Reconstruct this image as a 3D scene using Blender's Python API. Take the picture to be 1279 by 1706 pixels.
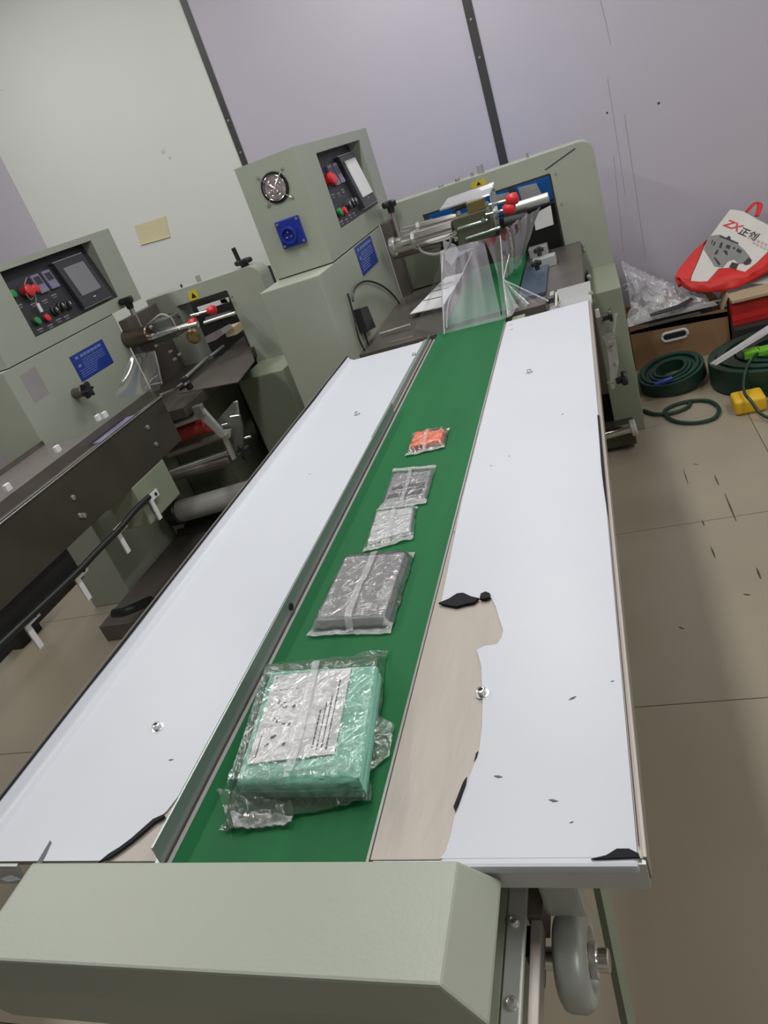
import bpy, bmesh, math, random
from mathutils import Vector, Matrix
random.seed(7)
for o in list(bpy.data.objects): bpy.data.objects.remove(o)
SC = bpy.context.scene
COL = SC.collection

# ------------------------------------------------------------------ camera
W_PX, H_PX = 1279.0, 1706.0
CX, CY = 639.5, 853.0
FPX = 1197.54
CAM = Vector((0.0, 0.0, 1.355))
def _d(u, v): return Vector((u-CX, -(v-CY), -FPX)).normalized()
_Y = _d(946, 125); _Z = -_d(1509, 3189); _Z = (_Z - _Y*_Z.dot(_Y)).normalized(); _X = _Y.cross(_Z)
ROT = Matrix((_X, _Y, _Z))
cam = bpy.data.objects.new('camera', bpy.data.cameras.new('camera')); COL.objects.link(cam)
cam.data.sensor_fit = 'VERTICAL'; cam.data.sensor_height = 36.0; cam.data.lens = FPX*36.0/H_PX
cam.matrix_world = Matrix.Translation(CAM) @ ROT.to_4x4()
cam.data.clip_start = 0.02
SC.camera = cam
def ray(u, v): return (ROT @ Vector((u-CX, -(v-CY), -FPX))).normalized()
def at_z(u, v, z): r = ray(u, v); return CAM + r*((z-CAM.z)/r.z)
def at_x(u, v, x): r = ray(u, v); return CAM + r*((x-CAM.x)/r.x)
def at_y(u, v, y): r = ray(u, v); return CAM + r*((y-CAM.y)/r.y)

# ------------------------------------------------------------------ light and exposure
SC.view_settings.view_transform = 'Standard'
try: SC.view_settings.look = 'None'
except Exception: pass
SC.view_settings.gamma = 1.0
SC.view_settings.use_curve_mapping = False
SC.view_settings.exposure = 0.0
world = bpy.data.worlds.new('world'); SC.world = world; world.use_nodes = True
world.node_tree.nodes['Background'].inputs[0].default_value = (0.9, 0.95, 1.0, 1)
world.node_tree.nodes['Background'].inputs[1].default_value = 0.3
CEIL = 2.95
LAMPS = [(-0.55, 1.35, 24), (-0.55, 3.15, 20), (-2.7, 1.35, 25), (-2.7, 2.75, 19), (1.5, 1.35, 29), (1.5, 3.3, 5), (1.5, -1.2, 14)]

# ------------------------------------------------------------------ materials
MATS = {}
def mat(name, col, rough=0.5, metal=0.0, var=0.06, scale=6.0, bump=0.0, bscale=60.0, spec=0.5, stretch=None, coat=0.0):
    m = bpy.data.materials.new(name); m.use_nodes = True
    nt = m.node_tree; b = nt.nodes['Principled BSDF']
    b.inputs['Roughness'].default_value = rough; b.inputs['Metallic'].default_value = metal
    b.inputs['Specular IOR Level'].default_value = spec
    b.inputs['Coat Weight'].default_value = coat
    tc = nt.nodes.new('ShaderNodeTexCoord'); mp = nt.nodes.new('ShaderNodeMapping')
    nt.links.new(tc.outputs['Object'], mp.inputs[0])
    if stretch: mp.inputs['Scale'].default_value = stretch
    n = nt.nodes.new('ShaderNodeTexNoise'); n.inputs['Scale'].default_value = scale; n.inputs['Detail'].default_value = 5
    nt.links.new(mp.outputs[0], n.inputs['Vector'])
    r = nt.nodes.new('ShaderNodeValToRGB')
    lo = [max(0, c*(1-var)) for c in col]; hi = [min(1, c*(1+var)) for c in col]
    r.color_ramp.elements[0].position = 0.3; r.color_ramp.elements[1].position = 0.7
    r.color_ramp.elements[0].color = (*lo, 1); r.color_ramp.elements[1].color = (*hi, 1)
    nt.links.new(n.outputs['Fac'], r.inputs[0]); nt.links.new(r.outputs[0], b.inputs['Base Color'])
    if bump:
        n2 = nt.nodes.new('ShaderNodeTexNoise'); n2.inputs['Scale'].default_value = bscale; n2.inputs['Detail'].default_value = 3
        nt.links.new(mp.outputs[0], n2.inputs['Vector'])
        bp = nt.nodes.new('ShaderNodeBump'); bp.inputs['Strength'].default_value = bump; bp.inputs['Distance'].default_value = 0.01
        nt.links.new(n2.outputs['Fac'], bp.inputs['Height']); nt.links.new(bp.outputs[0], b.inputs['Normal'])
    MATS[name] = m; return m
def clear(name, base=0.10, edge=0.75, tint=(1, 1, 1), rough=0.12, haze=0.06, bump=0.5, bscale=30.0):
    """thin clear plastic: transparent sheet with a glossy coat and a little milky haze"""
    m = bpy.data.materials.new(name); m.use_nodes = True
    nt = m.node_tree; nt.nodes.clear()
    out = nt.nodes.new('ShaderNodeOutputMaterial')
    t = nt.nodes.new('ShaderNodeBsdfTransparent'); t.inputs[0].default_value = (*tint, 1)
    g = nt.nodes.new('ShaderNodeBsdfGlossy'); g.inputs['Roughness'].default_value = rough; g.inputs[0].default_value = (1, 1, 1, 1)
    d = nt.nodes.new('ShaderNodeBsdfDiffuse'); d.inputs[0].default_value = (0.8, 0.82, 0.82, 1)
    fr = nt.nodes.new('ShaderNodeFresnel'); fr.inputs['IOR'].default_value = 1.45
    mr = nt.nodes.new('ShaderNodeMapRange'); mr.inputs['From Min'].default_value = 0.03; mr.inputs['From Max'].default_value = 0.7
    mr.inputs['To Min'].default_value = base; mr.inputs['To Max'].default_value = edge
    tc = nt.nodes.new('ShaderNodeTexCoord'); n = nt.nodes.new('ShaderNodeTexNoise'); n.inputs['Scale'].default_value = bscale; n.inputs['Detail'].default_value = 4
    n.inputs['Distortion'].default_value = 1.2
    bp = nt.nodes.new('ShaderNodeBump'); bp.inputs['Strength'].default_value = bump; bp.inputs['Distance'].default_value = 0.02
    L = nt.links.new
    L(tc.outputs['Object'], n.inputs['Vector']); L(n.outputs['Fac'], bp.inputs['Height'])
    L(bp.outputs[0], g.inputs['Normal']); L(bp.outputs[0], fr.inputs['Normal'])
    L(fr.outputs[0], mr.inputs['Value'])
    m1 = nt.nodes.new('ShaderNodeMixShader'); m1.inputs[0].default_value = haze
    L(t.outputs[0], m1.inputs[1]); L(d.outputs[0], m1.inputs[2])
    m2 = nt.nodes.new('ShaderNodeMixShader'); L(mr.outputs[0], m2.inputs[0]); L(m1.outputs[0], m2.inputs[1]); L(g.outputs[0], m2.inputs[2])
    L(m2.outputs[0], out.inputs[0])
    MATS[name] = m; return m
def emit(name, col, s):
    m = bpy.data.materials.new(name); m.use_nodes = True; nt = m.node_tree
    b = nt.nodes['Principled BSDF']; b.inputs['Base Color'].default_value = (*col, 1)
    b.inputs['Emission Color'].default_value = (*col, 1); b.inputs['Emission Strength'].default_value = s
    MATS[name] = m; return m

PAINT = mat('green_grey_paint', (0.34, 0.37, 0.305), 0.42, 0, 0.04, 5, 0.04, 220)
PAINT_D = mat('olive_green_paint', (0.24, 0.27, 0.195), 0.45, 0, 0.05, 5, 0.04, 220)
WHITEF = mat('white_protective_film', (0.545, 0.572, 0.62), 0.36, 0, 0.02, 3, 0.02, 9, spec=0.3)
BLACKF = mat('black_film_backing', (0.010, 0.011, 0.014), 0.6, 0, 0.1, spec=0.15)
STEEL = mat('brushed_stainless', (0.36, 0.325, 0.29), 0.48, 0.45, 0.12, 7, 0.03, 90, stretch=(1, 0.25, 1))
STEEL_L = mat('bright_steel', (0.66, 0.66, 0.64), 0.25, 0.9, 0.05)
CHROME = mat('chrome', (0.75, 0.74, 0.70), 0.14, 1.0, 0.03)
ALU = mat('aluminium', (0.60, 0.62, 0.60), 0.38, 0.6, 0.05, 8)
ALU_G = mat('grey_green_aluminium', (0.33, 0.38, 0.36), 0.33, 0.5, 0.05, 8, stretch=(1, 0.1, 1))
DSTEEL = mat('dark_stainless', (0.17, 0.15, 0.135), 0.35, 0.6, 0.18, 5)
TSTEEL = mat('trough_stainless', (0.33, 0.30, 0.29), 0.33, 0.7, 0.12, 5)
PANELM = mat('brown_steel_panel', (0.075, 0.068, 0.055), 0.36, 0.4, 0.2, 4)
BELT = mat('green_belt', (0.008, 0.115, 0.036), 0.6, 0, 0.10, 5, 0.05, 300, spec=0.2, stretch=(3, 0.4, 1))
BLACK = mat('black_plastic', (0.014, 0.014, 0.015), 0.4, 0, 0.1)
DPANEL = mat('dark_control_panel', (0.022, 0.023, 0.027), 0.45, 0, 0.1)
SCREENM = mat('grey_screen', (0.21, 0.21, 0.225), 0.25, 0, 0.03)
SCRFRAME = mat('dark_screen_frame', (0.03, 0.031, 0.038), 0.35, 0, 0.05)
LILAC = mat('lilac_display', (0.20, 0.19, 0.30), 0.35, 0, 0.1)
GREYP = mat('grey_plastic', (0.30, 0.28, 0.29), 0.5, 0, 0.05)
PAPER = mat('white_paper', (0.70, 0.70, 0.71), 0.8, 0, 0.03)
INK = mat('grey_ink', (0.13, 0.13, 0.15), 0.8, 0, 0.1)
RED = mat('red_plastic', (0.62, 0.025, 0.03), 0.35, 0, 0.06)
GREENB = mat('green_button_plastic', (0.015, 0.26, 0.07), 0.35, 0, 0.05)
BLUE = mat('blue_plastic', (0.012, 0.030, 0.27), 0.38, 0, 0.05)
BLUES = mat('blue_sign', (0.010, 0.040, 0.26), 0.4, 0, 0.10, 12)
BLUESP = mat('pale_blue_print', (0.16, 0.22, 0.50), 0.5, 0, 0.05)
SKYB = mat('sky_blue_cover', (0.012, 0.17, 0.62), 0.4, 0, 0.05)
YELL = mat('yellow_label', (0.62, 0.47, 0.03), 0.5, 0, 0.05)
NOTE = mat('yellow_note_paper', (0.62, 0.56, 0.36), 0.8, 0, 0.06)
BRASS = mat('aged_brass', (0.32, 0.24, 0.10), 0.4, 0.6, 0.2)
MINT = mat('mint_fabric', (0.25, 0.56, 0.44), 0.75, 0, 0.06, 12, 0.15, 200)
GREYF = mat('grey_fabric', (0.27, 0.262, 0.275), 0.75, 0, 0.10, 16, 0.15, 200)
DARKF = mat('charcoal_fabric', (0.075, 0.068, 0.085), 0.7, 0, 0.2, 20, 0.15, 200)
PALEF = mat('pale_grey_fabric', (0.55, 0.56, 0.57), 0.75, 0, 0.05, 16, 0.1, 200)
ORANGE = mat('orange_foam', (0.85, 0.17, 0.035), 0.55, 0, 0.14, 30, 0.2, 90)
FLOORM = mat('beige_floor_tile', (0.285, 0.25, 0.185), 0.28, 0, 0.07, 2.2, 0.02, 30, spec=0.5)
GROUT = mat('dark_grout', (0.11, 0.10, 0.08), 0.8)
SCUFF = mat('black_scuff', (0.05, 0.045, 0.035), 0.8)
LAV = mat('lavender_wall_paint', (0.49, 0.465, 0.535), 0.5, 0, 0.02, 1.5, 0.02, 12)
WHT = mat('white_wall_paint', (0.66, 0.685, 0.65), 0.5, 0, 0.02, 1.5, 0.02, 12)
PLAIN = mat('plain_wall_paint', (0.55, 0.54, 0.53), 0.7, 0, 0.02, 1.5)
STRIP = mat('dark_grey_strip', (0.045, 0.047, 0.047), 0.4, 0, 0.08)
CARD = mat('brown_cardboard', (0.27, 0.155, 0.075), 0.85, 0, 0.08, 6)
CARDL = mat('pale_cardboard', (0.42, 0.33, 0.20), 0.85, 0, 0.08, 6)
REDBOX = mat('red_carton', (0.40, 0.018, 0.012), 0.5, 0, 0.12, 6)
BAGW = mat('white_bag_fabric', (0.66, 0.645, 0.61), 0.65, 0, 0.05, 7, 0.1, 60)
BAGG = mat('grey_print', (0.23, 0.235, 0.23), 0.6, 0, 0.12, 20)
BAGK = mat('black_print', (0.03, 0.03, 0.032), 0.6, 0, 0.1)
BAGR = mat('red_bag_fabric', (0.62, 0.022, 0.018), 0.5, 0, 0.12, 7, 0.1, 60)
PINKP = mat('pale_pink_print', (0.52, 0.40, 0.39), 0.6, 0, 0.05)
DKGREEN = mat('dark_green_belting', (0.007, 0.036, 0.022), 0.42, 0, 0.2, 8)
LIME = mat('lime_plastic', (0.14, 0.42, 0.02), 0.4, 0, 0.05)
YBLOCK = mat('yellow_foam', (0.70, 0.42, 0.012), 0.55, 0, 0.06)
DARK = mat('dark_void_plastic', (0.02, 0.022, 0.02), 0.6, 0, 0.1)
GASK = mat('black_gasket', (0.02, 0.02, 0.02), 0.7)
FANP = mat('fan_pink_grey', (0.42, 0.33, 0.34), 0.5, 0, 0.15, 30)
CASTER = mat('cast_grey', (0.44, 0.47, 0.44), 0.38, 0.45, 0.1)
TUBE = emit('lamp_tube_white', (1.0, 0.98, 0.95), 2.0)
LAMPB = mat('lamp_body_white', (0.8, 0.8, 0.8), 0.4)
CLEAR = clear('clear_film', 0.02, 0.26, (0.96, 0.97, 0.97), 0.12, 0.025, 0.03, 9)
POUCH = clear('clear_pouch', 0.085, 0.9, (0.98, 0.985, 0.985), 0.14, 0.05, 0.42, 42)
SEAL = clear('milky_seal', 0.06, 0.7, (1, 1, 1), 0.2, 0.26, 0.4, 90)
ACRYL = clear('clear_acrylic', 0.14, 0.8, (0.95, 0.96, 0.97), 0.06, 0.30, 0.02, 8)
CLOUDY = clear('cloudy_plastic_bag', 0.10, 0.7, (0.92, 0.92, 0.93), 0.18, 0.30, 1.0, 18)

# ------------------------------------------------------------------ builders
WP = {}
def mk(name, bm, m, parent=None, smooth=False):
    bmesh.ops.recalc_face_normals(bm, faces=bm.faces[:])
    lo = Vector((1e9,)*3); hi = Vector((-1e9,)*3)
    for v in bm.verts:
        for i in range(3):
            lo[i] = min(lo[i], v.co[i]); hi[i] = max(hi[i], v.co[i])
    c = (lo+hi)/2
    for v in bm.verts: v.co -= c
    me = bpy.data.meshes.new(name); bm.to_mesh(me); bm.free()
    if smooth:
        for p in me.polygons: p.use_smooth = True
        try: me.set_sharp_from_angle(angle=math.radians(40))
        except Exception: pass
    me.materials.append(m)
    o = bpy.data.objects.new(name, me); COL.objects.link(o)
    o.location = c - (WP[parent.name] if parent else Vector())
    if parent: o.parent = parent
    WP[o.name] = c
    return o
def thing(name, label, cat, loc, group=None):
    o = bpy.data.objects.new(name, None); COL.objects.link(o); o.empty_display_size = 0.05
    o.location = loc; WP[o.name] = Vector(loc)
    o['label'] = label; o['category'] = cat
    if group: o['group'] = group
    return o
def tag(o, label, cat, group=None):
    o['label'] = label; o['category'] = cat
    if group: o['group'] = group
    return o
def struct(o): o['kind'] = 'structure'; return o
def lab(o, s): o['label'] = s; return o
def BM(): return bmesh.new()
def add_box(bm, x0, x1, y0, y1, z0, z1):
    vs = [bm.verts.new((x, y, z)) for z in (z0, z1) for x, y in ((x0, y0), (x1, y0), (x1, y1), (x0, y1))]
    for f in ((3, 2, 1, 0), (4, 5, 6, 7), (0, 1, 5, 4), (1, 2, 6, 5), (2, 3, 7, 6), (3, 0, 4, 7)): bm.faces.new([vs[i] for i in f])
def bev(bm, w, seg=2):
    if w > 0: bmesh.ops.bevel(bm, geom=bm.edges[:], offset=w, segments=seg, profile=0.6, affect='EDGES')
def box(name, x0, x1, y0, y1, z0, z1, m, parent=None, b=0.0):
    bm = BM(); add_box(bm, x0, x1, y0, y1, z0, z1); bev(bm, b)
    return mk(name, bm, m, parent)
def add_prism(bm, pts, d):
    """closed polygon of 3-D points extruded by vector d"""
    d = Vector(d); a = [bm.verts.new(Vector(p)) for p in pts]; b = [bm.verts.new(Vector(p)+d) for p in pts]
    fa = bm.faces.new(a); fb = bm.faces.new(b[::-1])
    fa.normal_update(); fb.normal_update()
    n = len(pts)
    for i in range(n): bm.faces.new((a[i], b[i], b[(i+1) % n], a[(i+1) % n]))
    bmesh.ops.triangulate(bm, faces=[fa, fb])
def prism(name, pts, d, m, parent=None, b=0.0):
    bm = BM(); add_prism(bm, pts, d)
    return mk(name, bm, m, parent)
def frame_of(t):
    t = t.normalized(); a = Vector((0, 0, 1)) if abs(t.z) < 0.9 else Vector((1, 0, 0))
    u = t.cross(a).normalized(); return u, t.cross(u).normalized()
def add_tube(bm, pts, r, n=10, closed=False, flat=None):
    pts = [Vector(p) for p in pts]; rings = []; N = len(pts)
    for i, p in enumerate(pts):
        if closed: t = pts[(i+1) % N]-pts[i-1]
        else: t = pts[min(i+1, N-1)]-pts[max(i-1, 0)]
        u, w = frame_of(t); rr = r[i] if isinstance(r, (list, tuple)) else r
        fu, fw = flat if flat else (1, 1)
        rings.append([bm.verts.new(p+u*math.cos(k*2*math.pi/n)*rr*fu+w*math.sin(k*2*math.pi/n)*rr*fw) for k in range(n)])
    for i in range(N if closed else N-1):
        A = rings[i]; B = rings[(i+1) % N]
        for k in range(n): bm.faces.new((A[k], A[(k+1) % n], B[(k+1) % n], B[k]))
    if not closed: bm.faces.new(rings[0][::-1]); bm.faces.new(rings[-1])
def tube(name, pts, r, m, parent=None, n=10, closed=False, flat=None):
    bm = BM(); add_tube(bm, pts, r, n, closed, flat); return mk(name, bm, m, parent, True)
def cyl(name, p0, p1, r, m, parent=None, n=20, b=0.12):
    """cylinder with softened rims"""
    p0 = Vector(p0); p1 = Vector(p1); L = (p1-p0).length; t = (p1-p0)/L; e = min(b*r, L*0.2)
    bm = BM(); add_tube(bm, [p0, p0+t*e, p1-t*e, p1], [r*(1-b), r, r, r*(1-b)], n); return mk(name, bm, m, parent, True)
def lathe(name, p0, axis, prof, m, parent=None, n=24):
    """prof: (distance along axis, radius) pairs"""
    p0 = Vector(p0); a = Vector(axis).normalized()
    u, w = frame_of(a); bm = BM()
    rings = [[bm.verts.new(p0+a*h+(u*math.cos(k*2*math.pi/n)+w*math.sin(k*2*math.pi/n))*max(r, 1e-4)) for k in range(n)] for h, r in prof]
    for A, B in zip(rings, rings[1:]):
        for k in range(n): bm.faces.new((A[k], A[(k+1) % n], B[(k+1) % n], B[k]))
    bm.faces.new(rings[0][::-1]); bm.faces.new(rings[-1])
    return mk(name, bm, m, parent, True)
def smoothpath(pts, sub=6, closed=False):
    pts = [Vector(p) for p in pts]; out = []; N = len(pts)
    for i in range(N if closed else N-1):
        g = (lambda k: pts[k % N]) if closed else (lambda k: pts[max(0, min(N-1, k))])
        a, b, c, d = g(i-1), g(i), g(i+1), g(i+2)
        for s in range(sub):
            t = s/sub
            out.append(0.5*((2*b)+(c-a)*t+(2*a-5*b+4*c-d)*t*t+(-a+3*b-3*c+d)*t**3))
    if not closed: out.append(pts[-1])
    return out
def lobed_knob(name, p, axis, r, h, m, parent, lobes=3):
    p = Vector(p); a = Vector(axis).normalized(); u, w = frame_of(a)
    bm = BM(); N = 30; prof = [(0, .82), (h*.2, 1), (h*.8, 1), (h, .82)]; rings = []
    for hh, s in prof:
        rings.append([bm.verts.new(p+a*hh+(u*math.cos(k*2*math.pi/N)+w*math.sin(k*2*math.pi/N))*r*s*(0.74+0.26*math.cos(lobes*k*2*math.pi/N))) for k in range(N)])
    for A, B in zip(rings, rings[1:]):
        for k in range(N): bm.faces.new((A[k], A[(k+1) % N], B[(k+1) % N], B[k]))
    bm.faces.new(rings[0][::-1]); bm.faces.new(rings[-1])
    add_tube(bm, [p-a*h*.9, p+a*h*.1], [r*.38, r*.45], 14)
    return mk(name, bm, m, parent, True)
def grid(name, f, nu, nv, m, parent=None, smooth=True, thick=0.0):
    bm = BM(); V = [[bm.verts.new(f(i/nu, j/nv)) for i in range(nu+1)] for j in range(nv+1)]
    for j in range(nv):
        for i in range(nu): bm.faces.new((V[j][i], V[j][i+1], V[j+1][i+1], V[j+1][i]))
    o = mk(name, bm, m, parent, smooth)
    if thick:
        s = o.modifiers.new('solid', 'SOLIDIFY'); s.thickness = thick
    return o
def vn(p, s, seed=0.0):
    from mathutils import noise
    return noise.noise(Vector((p[0]*s+seed, p[1]*s-seed*.7, (p[2] if len(p) > 2 else 0)*s+seed*1.3)))
def text_mesh(name, s, origin, right, up, size, m, parent, depth=0.0006, shear=0.0, bold=0.0):
    cu = bpy.data.curves.new('t', 'FONT'); cu.body = s; cu.size = size; cu.extrude = depth; cu.shear = shear; cu.offset = bold
    ob = bpy.data.objects.new('t', cu); COL.objects.link(ob)
    dg = bpy.context.evaluated_depsgraph_get(); me = bpy.data.meshes.new_from_object(ob.evaluated_get(dg))
    bpy.data.objects.remove(ob); bpy.data.curves.remove(cu)
    r = Vector(right).normalized(); n = r.cross(Vector(up)).normalized(); u = n.cross(r)
    bm = BM(); bm.from_mesh(me); bpy.data.meshes.remove(me)
    for v in bm.verts: v.co = Vector(origin)+r*v.co.x+u*v.co.y+n*v.co.z
    return mk(name, bm, m, parent)

# ================================================================== SETTING
# floor: 0.8 m tiles, each an object, recessed joints
TY = 1.354; TX = 0.43; TS = 0.79
fl = struct(box('floor', -5.0, 2.4, -3.0, 4.1, -0.06, -0.004, GROUT))
tmesh = None
for i in range(-7, 3):
    for j in range(-6, 4):
        x0 = TX+i*TS; y0 = TY+j*TS
        if x0 > 2.2 or y0 > 3.9 or x0 < -5.0 or y0 < -3.0: continue
        x1 = min(x0+TS, 2.4); y1 = min(y0+TS, 4.1)
        full = abs(x1-x0-TS) < 1e-6 and abs(y1-y0-TS) < 1e-6
        if full and tmesh:
            o = bpy.data.objects.new('floor_tile', tmesh); COL.objects.link(o); o.parent = fl
            c = Vector(((x0+x1)/2, (y0+y1)/2, -0.003)); o.location = c-WP[fl.name]; WP[o.name] = c
        else:
            o = box('floor_tile', x0+.0012, x1-.0012, y0+.0012, y1-.0012, -0.006, 0.0, FLOORM, fl, 0.0008)
            if full: tmesh = o.data
for (u, v, u2, v2, w) in [(1207, 822, 1226, 868, .006), (1190, 792, 1197, 808, .006), (1138, 782, 1146, 806, .004), (1184, 911, 1191, 929, .006), (1169, 866, 1173, 876, .005),
                          (1260, 946, 1267, 964, .007), (1238, 990, 1250, 991, .006), (1155, 773, 1162, 774, .004), (1130, 1044, 1139, 1048, .004)]:
    a = at_z(u, v, .0004); b = at_z(u2, v2, .0004); d = (b-a).normalized(); s = Vector((-d.y, d.x, 0))*w*.5
    prism('scuff_mark', [a-s*.3, a+(b-a)*.5-s, b-s*.4, b+s*.4, a+(b-a)*.55+s*.8, a+s*.3], (0, 0, .0006), SCUFF, fl)

YW = 4.1
wb = struct(box('wall_back', -5.0, 2.4, YW+.012, YW+.12, 0, CEIL, PLAIN))
XS1 = -1.722; XS2 = -0.379
xl = at_y(20, 300, YW).x
for x0, x1, m in [(-5.0, xl, LAV), (xl, XS1, WHT), (XS1, XS2, LAV), (XS2, 2.4, LAV)]:
    box('wall_panel', x0+.001, x1-.001, YW, YW+.012, 0, CEIL, m, wb, 0.0008)
for k, x in enumerate((XS1, XS2)):
    w = .017 if k == 0 else .021
    o = struct(box('trim_%d' % (k+1), x-w, x+w, YW-.006, YW, 0, CEIL, STRIP, None, .001))
    for z in (1.72, 1.56, 2.3): cyl('screw_head', (x, YW-.0085, z), (x, YW-.005, z), .006, STEEL_L, o, 10)
for (u0, v0, u1, v1, w) in [(1000, 0, 1017, 75, .006), (1012, 130, 1042, 330, .004), (1040, 190, 1075, 430, .005), (1022, 260, 1038, 420, .004)]:
    a = at_y(u0, v0, YW-.0005); b = at_y(u1, v1, YW-.0005); s = Vector((w*.5, 0, 0))
    prism('wall_crack', [a-s, a+s*.4, (a+b)/2+s, b+s*.5, b-s*.5, (a+b)/2-s*.2], (0, .0004, 0), mat('faint_crack', (0.33, 0.31, 0.35), .8) if 'faint_crack' not in MATS else MATS['faint_crack'], wb)
for (u, v, r) in [(1097, 172, .006), (1011, 188, .005), (272, 253, .012), (283, 263, .009), (3, 150, .006)]:
    p = at_y(u, v, YW); cyl('wall_mark', p-Vector((0, .0006, 0)), p+Vector((0, .0004, 0)), r, (MATS.get('faint_mark') or mat('faint_mark', (0.52, 0.54, 0.51), .7)) if u < 1000 else SCUFF, wb, 10)
struct(box('wall_left', -5.1, -5.0, -3.0, YW, 0, CEIL, PLAIN))
struct(box('wall_right', 2.4, 2.5, -3.0, YW, 0, CEIL, PLAIN))
struct(box('wall_front', -5.0, 2.4, -3.1, -3.0, 0, CEIL, PLAIN))
struct(box('ceiling', -5.0, 2.4, -3.0, YW, CEIL, CEIL+.1, PLAIN))
LPOS = ['above the green belt', 'above the control cabinet near the back wall', 'over the left machine trough', 'by the back wall over the left machine', 'on the right side of the room', 'by the back wall above the tote bag', 'behind the viewer']
for k, (x, y, p) in enumerate(LAMPS):
    t = thing('ceiling_lamp', 'white twin tube ceiling lamp '+LPOS[k], 'lamp', (x, y, CEIL), 'ceiling lamps')
    box('lamp_body', x-.08, x+.08, y-.62, y+.62, CEIL-.05, CEIL, LAMPB, t, .006)
    for s in (-.04, .04): cyl('lamp_tube', (x+s, y-.6, CEIL-.068), (x+s, y+.6, CEIL-.068), .014, TUBE, t, 12)
    L = bpy.data.lights.new('lamp_light', 'AREA'); L.shape = 'RECTANGLE'; L.size = .22; L.size_y = 1.2; L.energy = p; L.color = (1.0, 0.985, 0.97)
    lo = bpy.data.objects.new('lamp_light', L); COL.objects.link(lo); lo.parent = t; lo.location = (0, 0, -.09)

# sticky note on the wall
p = at_y(252, 385, YW); a = at_y(224, 376, YW-.001); b = at_y(276, 360, YW-.001); c = at_y(283, 393, YW-.001); d = at_y(234, 407, YW-.001)
t = thing('sticky_note', 'faded yellow paper note stuck on the white wall', 'note', at_y(258, 400, YW-.002))
prism('note_sheet', [a, b, c, d], (0, -.0015, 0), NOTE, t)
prism('curled_edge', [d, c, c+Vector((0, -.006, -.004)), d+Vector((0, -.006, -.004))], (0, -.001, .0), NOTE, t)

# ================================================================== CONVEYOR TABLE
ZT = .777
cv = thing('discharge_conveyor', 'long discharge conveyor with green belt between two white film covered wings', 'conveyor', (-.44, 1.3, 0))
BX0, BX1 = -.536, -.309
YF, YB = .405, 2.235
# belt: a loop with rounded ends
bm = BM(); prof = []
rr = .028; y0b, y1b = .335, 2.30
for k in range(9): an = -math.pi/2+math.pi*k/8; prof.append((y1b+math.cos(an)*rr, ZT-.001-rr+math.sin(an)*rr))
for k in range(9): an = math.pi/2+math.pi*k/8; prof.append((y0b+math.cos(an)*rr, ZT-.001-rr+math.sin(an)*rr))
add_prism(bm, [(BX0, y, z) for y, z in prof], (BX1-BX0, 0, 0))
lab(mk('belt', bm, BELT, cv, True), 'dark green conveyor belt')
# wings: steel plates with turned down / turned up edges
lw = box('wing_plate', -.842, -.548, YF, YB, ZT-.006, ZT-.0008, STEEL, cv, .0006)
rw = box('wing_plate', -.305, -.052, YF, 2.205, ZT-.006, ZT-.0008, STEEL, cv, .0006)
prism('wing_lip', [(-.302, YF, ZT-.002), (-.302, YF-.004, ZT-.003), (-.302, YF-.0100, ZT-.027), (-.302, YF-.0070, ZT-.027)], (.250, 0, 0), ALU, rw)
box('wing_lip', -.054, -.0505, YF, 2.205, ZT-.028, ZT+.001, STEEL, rw, .0006)
prism('wing_lip', [(-.872, YF, ZT-.002), (-.872, YF-.004, ZT-.003), (-.872, YF-.0100, ZT-.027), (-.872, YF-.0070, ZT-.027)], (.116, 0, 0), ALU, lw)
prism('raised_flange', [(-.843, YF, ZT-.03), (-.8445, YF, ZT+.019), (-.842, YF, ZT+.020), (-.840, YF, ZT-.03)], (0, YB-YF, 0), STEEL, lw)
# protective film, right wing (torn along the belt)
def zf(pts, z): return [at_z(u, v, z) for u, v in pts]
tear = [(735, 1004), (752, 1000), (770, 992), (786, 998), (802, 998), (818, 996), (826, 1012), (831, 1030), (838, 1050), (836, 1062), (828, 1074), (806, 1077), (794, 1084), (797, 1092), (802, 1112), (803, 1140), (804, 1170), (803, 1210), (799, 1245), (795, 1262), (786, 1285), (776, 1308), (764, 1345), (757, 1362), (750, 1395), (742, 1420)]
tw = zf(tear, ZT)
film = [Vector((-.0585, 2.203, ZT)), Vector((-.300, 2.203, ZT))]+[Vector((-.3015, y, ZT)) for y in (1.9, 1.5, 1.1)]+tw
film += [Vector((tw[-1].x-.004, YF, ZT)), Vector((-.058, YF, ZT))]
rf = prism('protective_film', film, (0, 0, .0009), WHITEF, cv); lab(rf, 'white glossy protective film, torn along the belt side')
box('film_edge_fold', tw[-1].x-.004, -.058, YF-.0085, YF+.004, ZT-.011, ZT+.0006, WHITEF, rf, .0035)
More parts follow.
